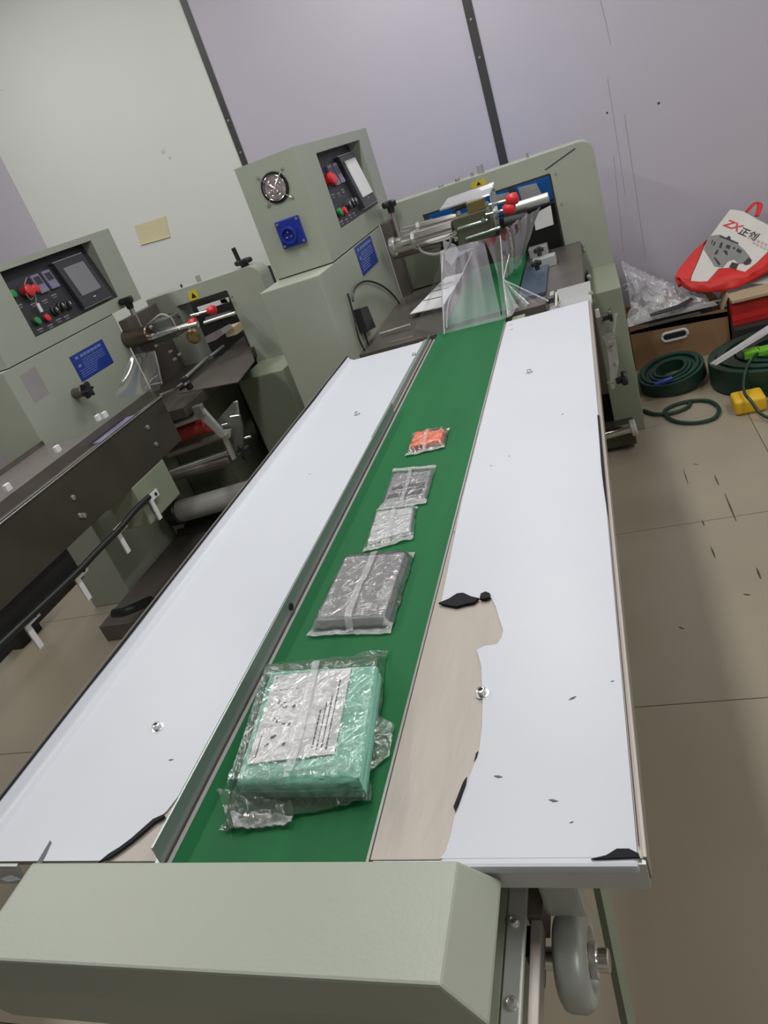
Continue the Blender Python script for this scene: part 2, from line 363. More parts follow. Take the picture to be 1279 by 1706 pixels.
# black backing showing where the film curls
def blk(pts, h=.0022, par=rf): return prism('curled_tear', zf(pts, ZT+.001), (0, 0, h), BLACKF, par)
blk([(731, 1007), (748, 1000), (762, 991), (772, 990), (785, 996), (798, 999), (790, 1006), (775, 1009), (760, 1013), (744, 1010)], .003)
blk([(800, 1000), (802, 992), (810, 989), (817, 992), (816, 998), (808, 1001)], .004)
blk([(778, 1296), (776, 1308), (766, 1335), (758, 1352), (756, 1346), (763, 1328), (772, 1305)], .002)
blk([(985, 1433), (1010, 1427), (1028, 1416), (1048, 1416), (1064, 1424), (1066, 1430)], .002)
blk([(797, 1252), (794, 1262), (790, 1270), (793, 1256)], .001)
def wavy(x, y0, y1, w, par, side, seed):
    n = 46; A = []; B = []
    for k in range(n+1):
        y = y0+(y1-y0)*k/n; q = max(.0, vn((y, seed), 3.1, seed))*w*2.2+.0006
        A.append(Vector((x, y, ZT+.0012))); B.append(Vector((x+side*q, y, ZT+.0012)))
    prism('film_edge_gap', A+B[::-1], (0, 0, .0006), BLACKF, par)
wavy(-.0560, YF+.01, 1.35, .004, rf, -1, 3.3)
# left film
lt = zf([(165, 1438), (182, 1426), (200, 1415), (220, 1400), (238, 1384), (256, 1368), (268, 1361), (278, 1352)], ZT)
lfilm = [Vector((-.816, YF, ZT)), Vector((lt[0].x, YF, ZT))]+lt+[Vector((-.573, y, ZT)) for y in (lt[-1].y+.02, .8, 1.2, 1.7)]+[Vector((-.573, YB-.002, ZT)), Vector((-.816, YB-.002, ZT))]
lf = prism('protective_film', lfilm, (0, 0, .0009), WHITEF, cv); lab(lf, 'white glossy protective film with a torn front corner')
bm = BM(); pr = [(-.8155, ZT), (-.824, ZT+.0025), (-.832, ZT+.007), (-.838, ZT+.0165), (-.8395, ZT+.0165), (-.834, ZT+.005), (-.825, ZT+.0005), (-.8155, ZT-.0005)]
add_prism(bm, [(x, YF, z) for x, z in pr], (0, YB-YF-.002, 0)); mk('film_upturn', bm, WHITEF, lf, True)
n = 60; A = []; B = []
for k in range(n+1):
    y = YF+(YB-YF)*k/n; q = (.0012+.0025*max(0, vn((y, 1), 4, 9.1)))
    A.append(Vector((-.8385, y, ZT+.0185))); B.append(Vector((-.8385+q*1.2, y, ZT+.0180-q)))
prism('film_edge_gap', A+B[::-1], (-.0004, 0, .0006), BLACKF, lf)
ex = zf([(165, 1438), (182, 1424), (200, 1413), (220, 1398), (238, 1382), (256, 1366), (274, 1358), (276, 1362), (258, 1372), (240, 1388), (222, 1403), (202, 1418), (184, 1430)], ZT+.001)
prism('curled_tear', ex, (0, 0, .002), BLACKF, lf)
for pts in ([(60, 1440), (72, 1420), (84, 1400), (86, 1404), (77, 1424), (68, 1441)], [(62, 1440), (95, 1447), (94, 1449), (62, 1443)], [(0, 1465), (18, 1458), (30, 1462), (36, 1466), (14, 1470)]):
    prism('film_scratch', zf(pts, ZT+.001), (0, 0, .0005), INK, lf)
for (u, v, l, par) in [(285, 1266, .008, lf), (516, 790, .006, lf), (954, 1163, .010, rf), (830, 1294, .010, rf), (937, 690, .006, rf), (848, 760, .004, rf), (818, 776, .005, rf), (952, 1370, .004, rf), (922, 1334, .010, rf), (1020, 1135, .004, rf), (756, 886, .005, rf), (852, 549, .010, rf), (851, 541, .010, rf)]:
    c = at_z(u, v, ZT+.0010); a = random.uniform(-.3, .9)
    d = Vector((math.cos(a), math.sin(a), 0))*l*.5; s = Vector((-d.y, d.x, 0))*.32
    prism('film_nick', [c-d, c-s, c+d*.9+s*.2, c+s*.8, c-d*.3+s*.7], (0, 0, .0005), INK, par)
# bolts on the wings
for (u, v, par) in [(263, 1213, lw), (595, 691, lw), (690, 592, lw), (803, 1156, rw), (882, 621, rw)]:
    p = at_z(u, v, ZT)
    bo = lathe('bolt_head', p-Vector((0, 0, .001)), (0, 0, 1), [(0, .0085), (.002, .0085), (.0021, .0058), (.008, .0056), (.0085, .0048), (.0086, .003), (.005, .0028)], STEEL_L, cv, 16)
    lathe('hex_socket', p+Vector((0, 0, .0052)), (0, 0, 1), [(0, .0027), (.0004, .0027)], BLACK, bo, 6)
# guide rail
g = prism('guide_rail', [(-.5435, YF-.004, ZT+.027), (-.546, YF-.004, ZT+.027), (-.5485, YF-.004, ZT+.0012), (-.556, YF-.004, ZT+.0012), (-.556, YF-.004, ZT-.0005), (-.5455, YF-.004, ZT-.0005)], (0, 1.235, 0), ALU_G, cv)
g2 = prism('guide_rail', [(-.5535, 1.50, ZT+.012), (-.5555, 1.50, ZT+.012), (-.558, 1.50, ZT+.0012), (-.576, 1.50, ZT+.0012), (-.576, 1.50, ZT-.0005), (-.5555, 1.50, ZT-.0005)], (0, .75, 0), ALU_G, cv)
p = at_x(485, 1010, -.543); lathe('rail_bolt', (-.545, p.y, ZT+.010), (1, 0, 0), [(0, .006), (.003, .006), (.0035, .003)], BLACK, g, 12)
box('belt_side_strip', -.5435, -.537, YF-.06, 2.24, ZT-.012, ZT-.0025, GREYP, cv)
box('belt_side_strip', -.3085, -.3055, YF-.06, 2.22, ZT-.012, ZT+.0003, STEEL_L, cv)
# under-frame
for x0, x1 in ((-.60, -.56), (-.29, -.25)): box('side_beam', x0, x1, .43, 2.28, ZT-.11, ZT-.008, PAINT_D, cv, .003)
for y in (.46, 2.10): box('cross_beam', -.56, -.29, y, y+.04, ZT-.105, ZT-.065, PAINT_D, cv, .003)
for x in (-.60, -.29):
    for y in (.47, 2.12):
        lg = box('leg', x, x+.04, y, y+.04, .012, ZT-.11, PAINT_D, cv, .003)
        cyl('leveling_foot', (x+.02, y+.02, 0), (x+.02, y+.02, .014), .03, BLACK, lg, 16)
wa = at_y(1000, 1478, .56); wd = at_y(1062, 1780, .44)-wa
tube('wing_stay', [wa+wd*((ZT-.008-wa.z)/wd.z), wa+wd*((.004-wa.z)/wd.z)], .009, PAINT_D, cv, 4)
bm = BM(); add_tube(bm, [(-.80, .6, ZT-.008), (-.60, .6, ZT-.10)], .010, 8); mk('wing_stay', bm, PAINT_D, cv, True)
bm = BM(); add_tube(bm, [(-.80, 2.0, ZT-.008), (-.60, 2.0, ZT-.10)], .010, 8); mk('wing_stay', bm, PAINT_D, cv, True)
# end cover
bm = BM()
R1 = [(-.702, .283, .800), (-.2085, .283, .800), (-.2085, .3875, .800), (-.702, .3875, .800)]
R2 = [(-.752, .276, .760), (-.1785, .276, .760), (-.1785, .3955, .760), (-.752, .3955, .760)]
R3 = [(-.725, .285, .69), (-.2155, .285, .69), (-.2155, .392, .69), (-.725, .392, .69)]
rs = [[bm.verts.new(q) for q in R] for R in (R1, R2, R3)]
bm.faces.new(rs[0])
for A, B in zip(rs, rs[1:]):
    for k in range(4): bm.faces.new((A[k], A[(k+1) % 4], B[(k+1) % 4], B[k]))
bev(bm, .0028, 2)
lab(mk('end_cover', bm, PAINT, cv), 'grey-green sheet metal end cover')
zA = .705; xa0 = at_z(840, 1600, zA).x; xa1 = at_z(872, 1600, zA).x
ap = box('bearing_plate', xa0, xa1, .20, .455, zA-.006, zA, ALU, cv, .001)
for (u, v) in ((855, 1536), (851, 1672)):
    q = at_z(u, v, zA); lathe('plate_screw', q, (0, 0, 1), [(0, .0062), (.002, .006), (.0042, .0042), (.0044, .003), (.0025, .0026)], STEEL_L, ap, 16)
zB = .690; xb0 = at_z(881, 1600, zB).x; xb1 = at_z(900, 1600, zB).x
box('adjuster_bar', xb0, xb1, .20, at_z(890, 1532, zB).y, zB-.020, zB, STEEL, cv, .001)
box('bar_clamp', xb0-.003, xb1+.002, at_z(890, 1532, zB).y, .455, zB-.030, zB+.006, DSTEEL, cv, .001)
box('side_channel', xa0-.05, xa0-.002, .30, .46, .60, zA-.002, PAINT_D, cv, .001)
cyl('drive_shaft', (-.30, .395, .640), (-.105, .395, .640), .0105, CHROME, cv, 20)
box('shaft_arm', -.178, -.170, .380, .410, .615, .668, BLACK, cv, .001)
wh = lathe('roller_wheel', (-.152, .395, .640), (1, 0, 0), [(0, .02), (0, .036), (.004, .042), (.009, .044), (.022, .044), (.028, .041), (.031, .036), (.031, .028), (.023, .025), (.023, .019), (.028, .016), (.028, .008)], CASTER, cv, 40)
lathe('hub_cap', (-.122, .395, .640), (1, 0, 0), [(0, .016), (.006, .016), (.007, .011)], STEEL_L, wh, 20)
box('wheel_bracket', -.153, -.116, .405, .425, .69, ZT-.033, CASTER, cv, .004)

# ================================================================== PACKAGES
def pouch(name, label, C, thick, mcont, inset, contfac=1.0, nu=26, nv=30, fin=True, seed=1.0, wr=.0022, cont_name='contents', sealw=.09, lump=.0012):
    """C: back-left, back-right, front-right, front-left on the belt"""
    C = [Vector(c) for c in C]; cen = sum(C, Vector())/4
    t = thing(name, label, 'package', (cen.x, cen.y, ZT-.001), 'packages on the belt')
    def base(u, v): return (C[0]*(1-u)+C[1]*u)*(1-v)+(C[3]*(1-u)+C[2]*u)*v
    def hgt(u, v):
        iu0, iu1, iv0, iv1 = inset
        def ss(a, b, x): x = max(0, min(1, (x-a)/(b-a))); return x*x*(3-2*x)
        a = ss(0, iu0, u)*ss(0, iu1, 1-u); b = ss(0.3*iv0, iv0, v)*ss(0.3*iv1, iv1, 1-v)
        return a*b
    def top(u, v):
        p = base(u, v); h = hgt(u, v)
        e = 1-h
        ou = .003*vn((v*9, seed), 1, seed)*(1 if u in (0, 1) else 0); ov = .003*vn((u*11, seed+4), 1, seed) if v in (0, 1) else 0
        z = ZT+.0008+h*(thick+.002)+abs(vn((p.x, p.y), 55, seed))*wr*(1.1+1.2*e)+abs(vn((p.x, p.y), 140, seed))*wr*.5
        return Vector((p.x+ou, p.y+ov, z))
    iu0, iu1, iv0, iv1 = inset
    # contents: a rounded pad
    bm = BM(); n = 14; V = []
    for j in range(n+1):
        row = []
        for i in range(n+1):
            u = iu0*.8+(1-iu0*.8-iu1*.8)*i/n; v = iv0*.9+(1-iv0*.9-iv1*.9)*j/n
            p = base(u, v); q = min(i, n-i, j, n-j)
            h = thick*contfac*(0 if q == 0 else .86 if q == 1 else 1)+(lump*vn((p.x, p.y), 40 if lump < .002 else 75, seed+2)+.0008*vn((p.x, p.y), 110, seed+5) if q else 0)
            if q == 1: pass
            row.append(bm.verts.new((p.x, p.y, ZT+.0004+h)))
        V.append(row)
    # move ring 1 outward so the sides stand steep
    for j in range(n+1):
        for i in range(n+1):
            if min(i, n-i, j, n-j) == 1:
                ii = 0 if i == 1 else n if i == n-1 else i; jj = 0 if j == 1 else n if j == n-1 else j
                w = V[jj][ii]; V[j][i].co.x = w.co.x*.85+V[j][i].co.x*.15; V[j][i].co.y = w.co.y*.85+V[j][i].co.y*.15
    for j in range(n):
        for i in range(n): bm.faces.new((V[j][i], V[j][i+1], V[j+1][i+1], V[j+1][i]))
    cont = mk(cont_name, bm, mcont, t, True)
    pf = grid('film_pouch', top, nu, nv, POUCH, t)
    for v0, v1, nm in ((0, sealw, 'end_seal'), (1-sealw, 1, 'end_seal')):
        def sl(u, v, v0=v0, v1=v1):
            q = top(u, v0+(v1-v0)*v); q.z += .0008+.0007*math.sin(v*22); edge = (v0 == 0 and v == 0) or (v0 > 0 and v == 1)
            if edge: q.y += .0012*(1 if int(u*nu*2) % 2 else -1)
            return q
        grid(nm, sl, nu, 6, SEAL, pf)
    if fin:
        def fn(u, v):
            uu = .46+.09*u+.012*math.sin(v*7+seed); q = top(uu, .02+.96*v); q.z += .0016+.001*u; return q
        grid('back_seal', fn, 3, nv, SEAL, pf)
    return t, cont, base, top
pouch('small_package', 'small orange foam pieces in a clear sealed pouch on the belt', zf([(688, 724), (749, 716), (740, 747), (674, 762)], ZT), .012, ORANGE, (.14, .10, .16, .20), 1.0, 18, 18, True, 2.1, lump=.006)
t2, c2, b2, top2 = pouch('small_package', 'flat clear pouch holding a folded charcoal cloth behind the white pouch', zf([(655, 782), (727, 776), (710, 840), (630, 852)], ZT), .005, GREYF, (.10, .08, .20, .12), 1.0, 20, 22, True, 3.7)
bm = BM()
for (u0, u1, v0, v1) in ((.18, .88, .50, .60), (.14, .86, .68, .80), (.40, .9, .60, .66)):
    add_prism(bm, [b2(u, v)+Vector((0, 0, .0052)) for u, v in ((u0, v0+.04), (u1, v0), (u1, v1-.03), (u0, v1))], (0, 0, .0016))
mk('dark_folds', bm, DARKF, c2)
pouch('small_package', 'small clear pouch with pale grey contents between charcoal and grey pouches', zf([(626, 853), (695, 845), (689, 899), (604, 922)], ZT), .006, PALEF, (.08, .10, .06, .20), 1.0, 20, 22, True, 5.2)
pouch('medium_package', 'medium clear pouch of folded grey fabric in front of the pale pouch', zf([(576, 931), (692, 921), (652, 1056), (513, 1062)], ZT), .016, GREYF, (.10, .09, .09, .10), 1.0, 26, 30, True, 6.4)

# big mint package with printed leaflet
P5 = zf([(456, 1107), (646, 1088), (616, 1338), (374, 1384)], ZT)
t5 = thing('large_package', 'large clear bag of folded mint green fabric with a white printed leaflet', 'package', (-.43, .57, ZT-.001), 'packages on the belt')
ZP = ZT+.034
padc = [at_z(u, v, ZP) for u, v in ((449, 1116), (622, 1106), (594, 1292), (392, 1297))]
def padpt(u, v): return (padc[0]*(1-u)+padc[1]*u)*(1-v)+(padc[3]*(1-u)+padc[2]*u)*v
# a thick fold of fabric with rounded sides
bm = BM(); n = 20; V = []
for j in range(n+1):
    row = []
    for i in range(n+1):
        p = padpt(i/n, j/n); q = min(i, n-i, j, n-j)
        row.append(bm.verts.new((p.x, p.y, ZP+.0012*vn((p.x, p.y), 30, 2)-(.0045 if q == 0 else .001 if q == 1 else 0))))
    V.append(row)
for j in range(n):
    for i in range(n): bm.faces.new((V[j][i], V[j][i+1], V[j+1][i+1], V[j+1][i]))
rim = [V[0][i] for i in range(n)]+[V[j][n] for j in range(n)]+[V[n][n-i] for i in range(n)]+[V[n-j][0] for j in range(n)]
prev = rim
for zz, out_ in ((.76, .003), (.58, .0035), (.50, .001), (.44, .0035), (.22, .003), (0, -.001)):
    cur = []
    for w in rim:
        e = w.co-padpt(.5, .5); e.z = 0; q = w.co+e.normalized()*out_; cur.append(bm.verts.new((q.x, q.y, ZT+(ZP-ZT)*zz+.0006*vn((q.x, q.y), 60, zz))))
    for i in range(len(rim)): bm.faces.new((prev[i], prev[(i+1) % len(rim)], cur[(i+1) % len(rim)], cur[i]))
    prev = cur
mk('folded_fabric', bm, MINT, t5, True)
lq = [at_z(u, v, ZP+.0022) for u, v in ((458, 1126), (585, 1113), (557, 1256), (412, 1273))]
def leaf(u, v, dz=0): p = (lq[0]*(1-u)+lq[1]*u)*(1-v)+(lq[3]*(1-u)+lq[2]*u)*v; return Vector((p.x, p.y, p.z+dz))
lfo = prism('printed_leaflet', [leaf(0, 0), leaf(1, 0), leaf(1, 1), leaf(0, 1)], (0, 0, .0004), PAPER, t5)
bm = BM()
def mark(u0, u1, v0, v1): add_prism(bm, [leaf(u0, v0, .0006), leaf(u1, v0, .0006), leaf(u1, v1, .0006), leaf(u0, v1, .0006)], (0, 0, .0002))
for k in range(4):                      # text lines that run along the leaflet
    u = .72+.055*k; s = .14+.0*k if k == 3 else .5-.08*k
    v = s
    while v < .93:
        l = random.uniform(.02, .05); mark(u, u+.018, v, min(.95, v+l)); v += l+.012
for k in range(3):
    v0 = .36+.21*k
    mark(.36, .40, v0+.04, v0+.075)
    for q in range(9): a = random.uniform(.14, .30); b = v0-.06+random.uniform(0, .12); mark(a, a+random.uniform(.01, .05), b, b+random.uniform(.004, .02))
v = .72
while v < .95: mark(.065, .085, v, v+.016); v += .024
mark(.035, .05, .03, .05); mark(.55, .57, .48, .49)
for k in range(5): mark(.06+.07*k, .1+.07*k, .20, .203)
mk('leaflet_print', bm, INK, lfo)['kind'] = 'stuff'
def wrap(u, v):
    # outer ring runs down to the seals on the belt, the middle lies on the pad
    A0, A1, B0, B1 = .10, .88, .12, .86
    o = (P5[0]*(1-u)+P5[1]*u)*(1-v)+(P5[3]*(1-u)+P5[2]*u)*v
    pu = (u-A0)/(A1-A0); pv = (v-B0)/(B1-B0)
    cu = max(0, min(1, pu)); cvv = max(0, min(1, pv))
    p = padpt(-.05+1.10*cu, -.04+1.09*cvv)
    wu = u/A0 if u < A0 else (1-u)/(1-A1) if u > A1 else 1
    wv = v/B0 if v < B0 else (1-v)/(1-B1) if v > B1 else 1
    w = max(0, min(wu, wv)); fr = max(0, min(1, (v-.70)/.2))
    q = o.lerp(p, w) if w < 1 else p
    z = ZT+.001+w*(ZP-ZT+.0035)+abs(vn((q.x, q.y), 48, 3.3))*.0070*(.15+1.6*fr*(w > .3)+1.3*(1-w))+abs(vn((q.x, q.y), 130, 1.3))*.0022*(.2+fr)
    e = .005*vn((u*6, v*6), 1.7, 8) if w == 0 else 0
    return Vector((q.x+e, q.y+e, z))
fp = grid('film_bag', wrap, 44, 54, POUCH, t5)
grid('back_seal', lambda u, v: wrap(.45+.05*u, .03+.80*v)+Vector((0, 0, .002)), 3, 40, SEAL, fp)
q = zf([(605, 1190), (659, 1212), (650, 1262), (560, 1345)], ZT)
def flap(u, v):
    p = (q[0]*(1-u)+q[1]*u)*(1-v)+(q[3]*(1-u)+q[2]*u)*v
    return Vector((p.x, p.y, ZT+.002+.020*(1-u)*(1-.6*v)+abs(vn((p.x, p.y), 60, 2))*.007))
grid('side_flap', flap, 16, 20, POUCH, fp)
q3 = zf([(372, 1330), (495, 1352), (490, 1377), (386, 1388)], ZT)
def flap2(u, v):
    p = (q3[0]*(1-u)+q3[1]*u)*(1-v)+(q3[3]*(1-u)+q3[2]*u)*v
    return Vector((p.x, p.y, ZT+.0015+.014*(1-v)*(1-.3*u)+abs(vn((p.x, p.y), 85, 5))*.011))
grid('end_seal', flap2, 30, 14, POUCH, fp)
grid('end_seal', lambda u, v: flap2(.1+.9*u, .62+.38*v)+Vector((0, 0, .002)), 30, 6, SEAL, fp)

# ================================================================== PACKAGING MACHINES: shared cabinet
TILT = {}
def lean(pan):
    # the control panel leans: its foot meets the cabinet face, its top is set back
    objs, z0, z1, d = TILT[pan.name]
    done = list(objs)+[c for o in objs for c in o.children]
    for o in done:
        for v in o.data.vertices: v.co.x += d*(z1-(v.co.z+WP[o.name].z))/(z1-z0)
def cabinet(E, fx, cy, by, lowtop, top, extras):
    """fx: x of the face that looks to +x, cy: y shift of the console, by: front of the base"""
    W = .225
    bm = BM(); add_box(bm, fx-W, fx, by, cy+.75, 0.0, lowtop); bev(bm, .004)
    base = mk('cabinet_base', bm, PAINT, E)
    z0 = lowtop+.004; zt = top; xb = fx-.062; ya, yb, yt = cy-.0, cy+1.02, cy+1.02
    ry0, ry1, rz0, rz1 = cy+.215, cy+.848, 1.138, 1.402
    bm = BM()
    def quadprism(p0, p1):           # trapezoid slab in y/z between x p0..p1
        add_prism(bm, [(p0, ya, z0), (p0, yb, z0), (p0, yt, zt), (p0, ya, zt)], (p1-p0, 0, 0))
    quadprism(fx-W, xb)
    def yr(z): return yb+(yt-yb)*(z-z0)/(zt-z0)
    add_prism(bm, [(xb, ya, z0), (xb, yb, z0), (xb, yr(rz0), rz0), (xb, ya, rz0)], (fx-xb, 0, 0))
    add_prism(bm, [(xb, ya, rz1), (xb, yr(rz1), rz1), (xb, yt, zt), (xb, ya, zt)], (fx-xb, 0, 0))
    add_prism(bm, [(xb, ya, rz0), (xb, ry0, rz0), (xb, ry0, rz1), (xb, ya, rz1)], (fx-xb, 0, 0))
    add_prism(bm, [(xb, ry1, rz0), (xb, yr(rz0), rz0), (xb, yr(rz1), rz1), (xb, ry1, rz1)], (fx-xb, 0, 0))
    con = mk('console_housing', bm, PAINT, E)
    box('seam_gasket', fx-W+.006, fx-.002, ya+.006, cy+.745, lowtop-.001, z0+.001, GASK, E)
    xp = xb+.006
    pan = box('control_panel', xb-.001, xp, ry0+.001, ry1-.001, rz0+.001, rz1-.001, DPANEL, E)
    tilt = [pan]
    def P(y, z, dx=0): return Vector((xp+dx, cy+y, z))
    # touch screen
    s = BM(); add_box(s, xp, xp+.022, cy+.565, cy+.785, 1.155, 1.368); bev(s, .004)
    ts = mk('touch_screen', s, SCRFRAME, E); tilt.append(ts)
    box('screen_glass', xp+.0215, xp+.0232, cy+.60, cy+.752, 1.205, 1.335, SCREENM, ts)
    for z in (1.153, 1.367): box('screen_edge_trim', xp+.004, xp+.018, cy+.565, cy+.785, z, z+.003, STEEL_L, ts)
    box('screen_badge', xp+.0215, xp+.0228, cy+.665, cy+.682, 1.182, 1.186, PAPER, ts)
    for y in (.40, .475):
        d = box('temperature_display', xp, xp+.012, cy+y, cy+y+.055, 1.275, 1.352, LILAC, E, .002); tilt.append(d)
        box('display_window', xp+.0115, xp+.0128, cy+y+.008, cy+y+.047, 1.31, 1.342, SCRFRAME, d)
        for q in range(3): box('display_key', xp+.0115, xp+.0135, cy+y+.010+q*.013, cy+y+.019+q*.013, 1.283, 1.290, GREYP, d)
    def button(nm, y, z, r, m, h=.018):
        c = lathe('button_collar', P(y, z), (1, 0, 0), [(0, r*1.2), (.004, r*1.2), (.005, r)], BLACK, pan, 20)
        return lathe(nm, P(y, z, .004), (1, 0, 0), [(0, r*.8), (h*.5, r*.85), (h*.6, r), (h*.9, r), (h, r*.8)], m, pan, 20)
    button('green_button', .255, 1.315, .016, GREENB, .012)
    button('stop_button', .325, 1.305, .024, RED, .034)
    button('stop_button', .372, 1.303, .018, RED, .026)
    button('red_button', .335, 1.185, .015, RED, .014)
    button('green_button', .275, 1.19, .015, GREENB, .014)
    for (y, z) in ((.405, 1.195), (.455, 1.20), (.50, 1.195)):
        c = lathe('selector_knob', P(y, z), (1, 0, 0), [(0, .020), (.010, .019), (.012, .015), (.022, .014)], BLACK, E, 20); tilt.append(c)
        box('knob_pointer', xp+.021, xp+.024, cy+y-.002, cy+y+.002, z, z+.013, PAPER, c)
    bm = BM()
    for (y, z) in ((.40, 1.245), (.47, 1.25), (.33, 1.25), (.255, 1.265), (.27, 1.155), (.335, 1.152), (.40, 1.158), (.455, 1.156)):
        for q in range(4): add_box(bm, xp, xp+.0012, cy+y-.018+q*.009, cy+y-.0115+q*.009, z, z+.005)
        for q in range(3): add_box(bm, xp, xp+.0012, cy+y-.014+q*.009, cy+y-.0085+q*.009, z-.009, z-.0055)
    mk('panel_lettering', bm, GREYP, pan)['kind'] = 'stuff'
    TILT[pan.name] = (tilt, rz0, rz1, fx-xp-.004)
    # fan and power inlet on the side facing the table
    fxx, fz, fy = fx-.107, 1.345, ya
    if extras:
        fan = lathe('fan_ring', (fxx, fy, fz), (0, -1, 0), [(0, .050), (.004, .050), (.005, .047), (.0045, .040), (.001, .038)], BLACK, E, 32)
        lathe('fan_disc', (fxx, fy-.0005, fz), (0, -1, 0), [(0, .038), (.0015, .038), (.0016, .02), (.003, .0195), (.0032, .005)], FANP, fan, 28)
        for k in range(7):
            a = k*2*math.pi/7; c = Vector((math.cos(a), 0, math.sin(a))); s = Vector((-math.sin(a), 0, math.cos(a))); o = Vector((fxx, fy-.0022, fz))
            prism('fan_blade', [o+c*.020, o+c*.036-s*.004, o+c*.036+s*.012, o+c*.021+s*.006], (0, -.0012, 0), GREYP, fan)
        for r in (.014, .026, .040): tube('guard_ring', [(fxx+r*math.cos(k*math.pi/14), fy-.008, fz+r*math.sin(k*math.pi/14)) for k in range(28)], .0013, CHROME, fan, 6, True)
        for a in (45, 135):
            c = Vector((math.cos(math.radians(a)), 0, math.sin(math.radians(a))))
            tube('guard_spoke', [Vector((fxx, fy-.001, fz))-c*.068, Vector((fxx, fy-.009, fz))-c*.055, Vector((fxx, fy-.010, fz)), Vector((fxx, fy-.009, fz))+c*.055, Vector((fxx, fy-.001, fz))+c*.068], .0017, CHROME, fan, 6)
            for sg in (-1, 1): lathe('guard_screw', Vector((fxx, fy, fz))+c*.066*sg, (0, -1, 0), [(0, .006), (.003, .005), (.0034, .002)], STEEL, fan, 10)
        pz = 1.196
        bm = BM(); add_box(bm, fxx-.046, fxx+.046, fy-.012, fy, pz-.046, pz+.046); bev(bm, .004)
        pw = mk('power_inlet', bm, BLUE, E)
        cxx, czz = fxx-.006, pz-.006
        lathe('inlet_collar', (cxx, fy-.012, czz), (0, -1, 0), [(0, .030), (.012, .029), (.016, .027), (.016, .022), (.004, .021)], BLUE, pw, 28)
        lathe('inlet_socket', (cxx, fy-.013, czz), (0, -1, 0), [(0, .021), (.002, .021)], BLACK, pw, 24)
        for k in range(3):
            a = math.radians(90+120*k); cyl('contact_pin', (cxx+.011*math.cos(a), fy-.013, czz+.011*math.sin(a)), (cxx+.011*math.cos(a), fy-.023, czz+.011*math.sin(a)), .003, STEEL_L, pw, 10)
        for sx in (-.037, .037):
            for sz in (-.037, .037): lathe('inlet_screw', (fxx+sx, fy-.012, pz+sz), (0, -1, 0), [(0, .005), (.002, .0045), (.0024, .002)], STEEL_L, pw, 10)
    return base, con, pan, xp
def nameplate(E, x, y0, y1, z0, z1, seed):
    s = box('name_plate', x, x+.0015, y0, y1, z0, z1, BLUES, E); lab(s, 'blue printed name plate')
    w, h = y1-y0, z1-z0; bm = BM(); rnd = random.Random(seed)
    def ln(a, b, c, d): add_box(bm, x+.0014, x+.0021, y0+w*a, y0+w*b, z0+h*c, z0+h*d)
    ln(.12, .20, .80, .90); q = .26
    while q < .86: l = rnd.uniform(.04, .10); ln(q, q+l, .80, .90); q += l+.02
    ln(.10, .18, .50, .60)
    for k in range(8):
        z = .70-.08*k; q = .25 if k < 4 else .08; e = .9 if k < 4 else .72-.03*k
        while q < e: l = rnd.uniform(.05, .12); ln(q, min(q+l, e), z-.025, z); q += l+.015
    mk('plate_print', bm, BLUESP, s)['kind'] = 'stuff'; return s
def arch(E, y0, y1, xl, xr, zt, ox0, ox1, oz0, oz1, zr=None):
    zr = zr or zt
    r = .055; out = [(xl, 0), (xl, zt)]
    for k in range(7): a = math.pi/2*(1-k/6); out.append((xr-r+r*math.cos(a), zr-r+r*math.sin(a)))
    out += [(xr, 0)]
    pts = [(xl, 0.0), (xl, zt)]+out[2:-1]+[(xr, 0.0), (ox1, 0.0), (ox1, oz1), (ox0, oz1), (ox0, 0.0)]
    bm = BM(); add_prism(bm, [(x, y0, z) for x, z in pts], (0, y1-y0, 0))
    o = mk('arch_frame', bm, PAINT, E); lab(o, 'grey-green gantry arch with rounded corner')
    g = .004
    bm = BM()
    add_box(bm, ox0-g*.2, ox1+g*.2, y0-.002, y0+.02, oz1-g, oz1+g); add_box(bm, ox1-g, ox1+g, y0-.002, y0+.02, oz0, oz1)
    mk('opening_gasket', bm, GASK, o)
    return o

# ------------------------------------------------------------------ main machine
M1 = thing('packaging_machine', 'grey-green flow wrapping machine at the far end of the green belt', 'machine', (-.45, 3.0, 0), 'flow wrapping machines')
F1 = -.875
base1, con1, pan1, xp1 = cabinet(M1, F1, 2.512, 2.332, 1.056, 1.440, True)
box('blank_card', xp1+.0235, xp1+.028, 2.512+.595, 2.512+.76, 1.195, 1.345, PAPER, pan1)
lean(pan1)
nameplate(M1, F1, 2.80, 3.065, .942, 1.052, 3)
A1 = arch(M1, 3.36, 3.50, F1-.02, .045, 1.115, -.70, -.142, .60, 1.030, 1.112)
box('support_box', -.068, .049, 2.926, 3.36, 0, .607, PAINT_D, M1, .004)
for z in (.58, .535): lathe('box_bolt', (-.060, 2.926, z), (0, -1, 0), [(0, .009), (.006, .008), (.007, .003)], STEEL_L, M1, 12)
for (u, v) in ((970, 408), (972, 416)): p = at_y(u, v, 3.36); lathe('arch_bolt', p, (0, -1, 0), [(0, .009), (.006, .008), (.007, .003)], STEEL_L, A1, 12)
for (u, v) in ((925, 290), (935, 340)): p = at_y(u, v, 3.36); lathe('arch_bolt', p, (0, -1, 0), [(0, .006), (.002, .005)], PAINT_D, A1, 12)
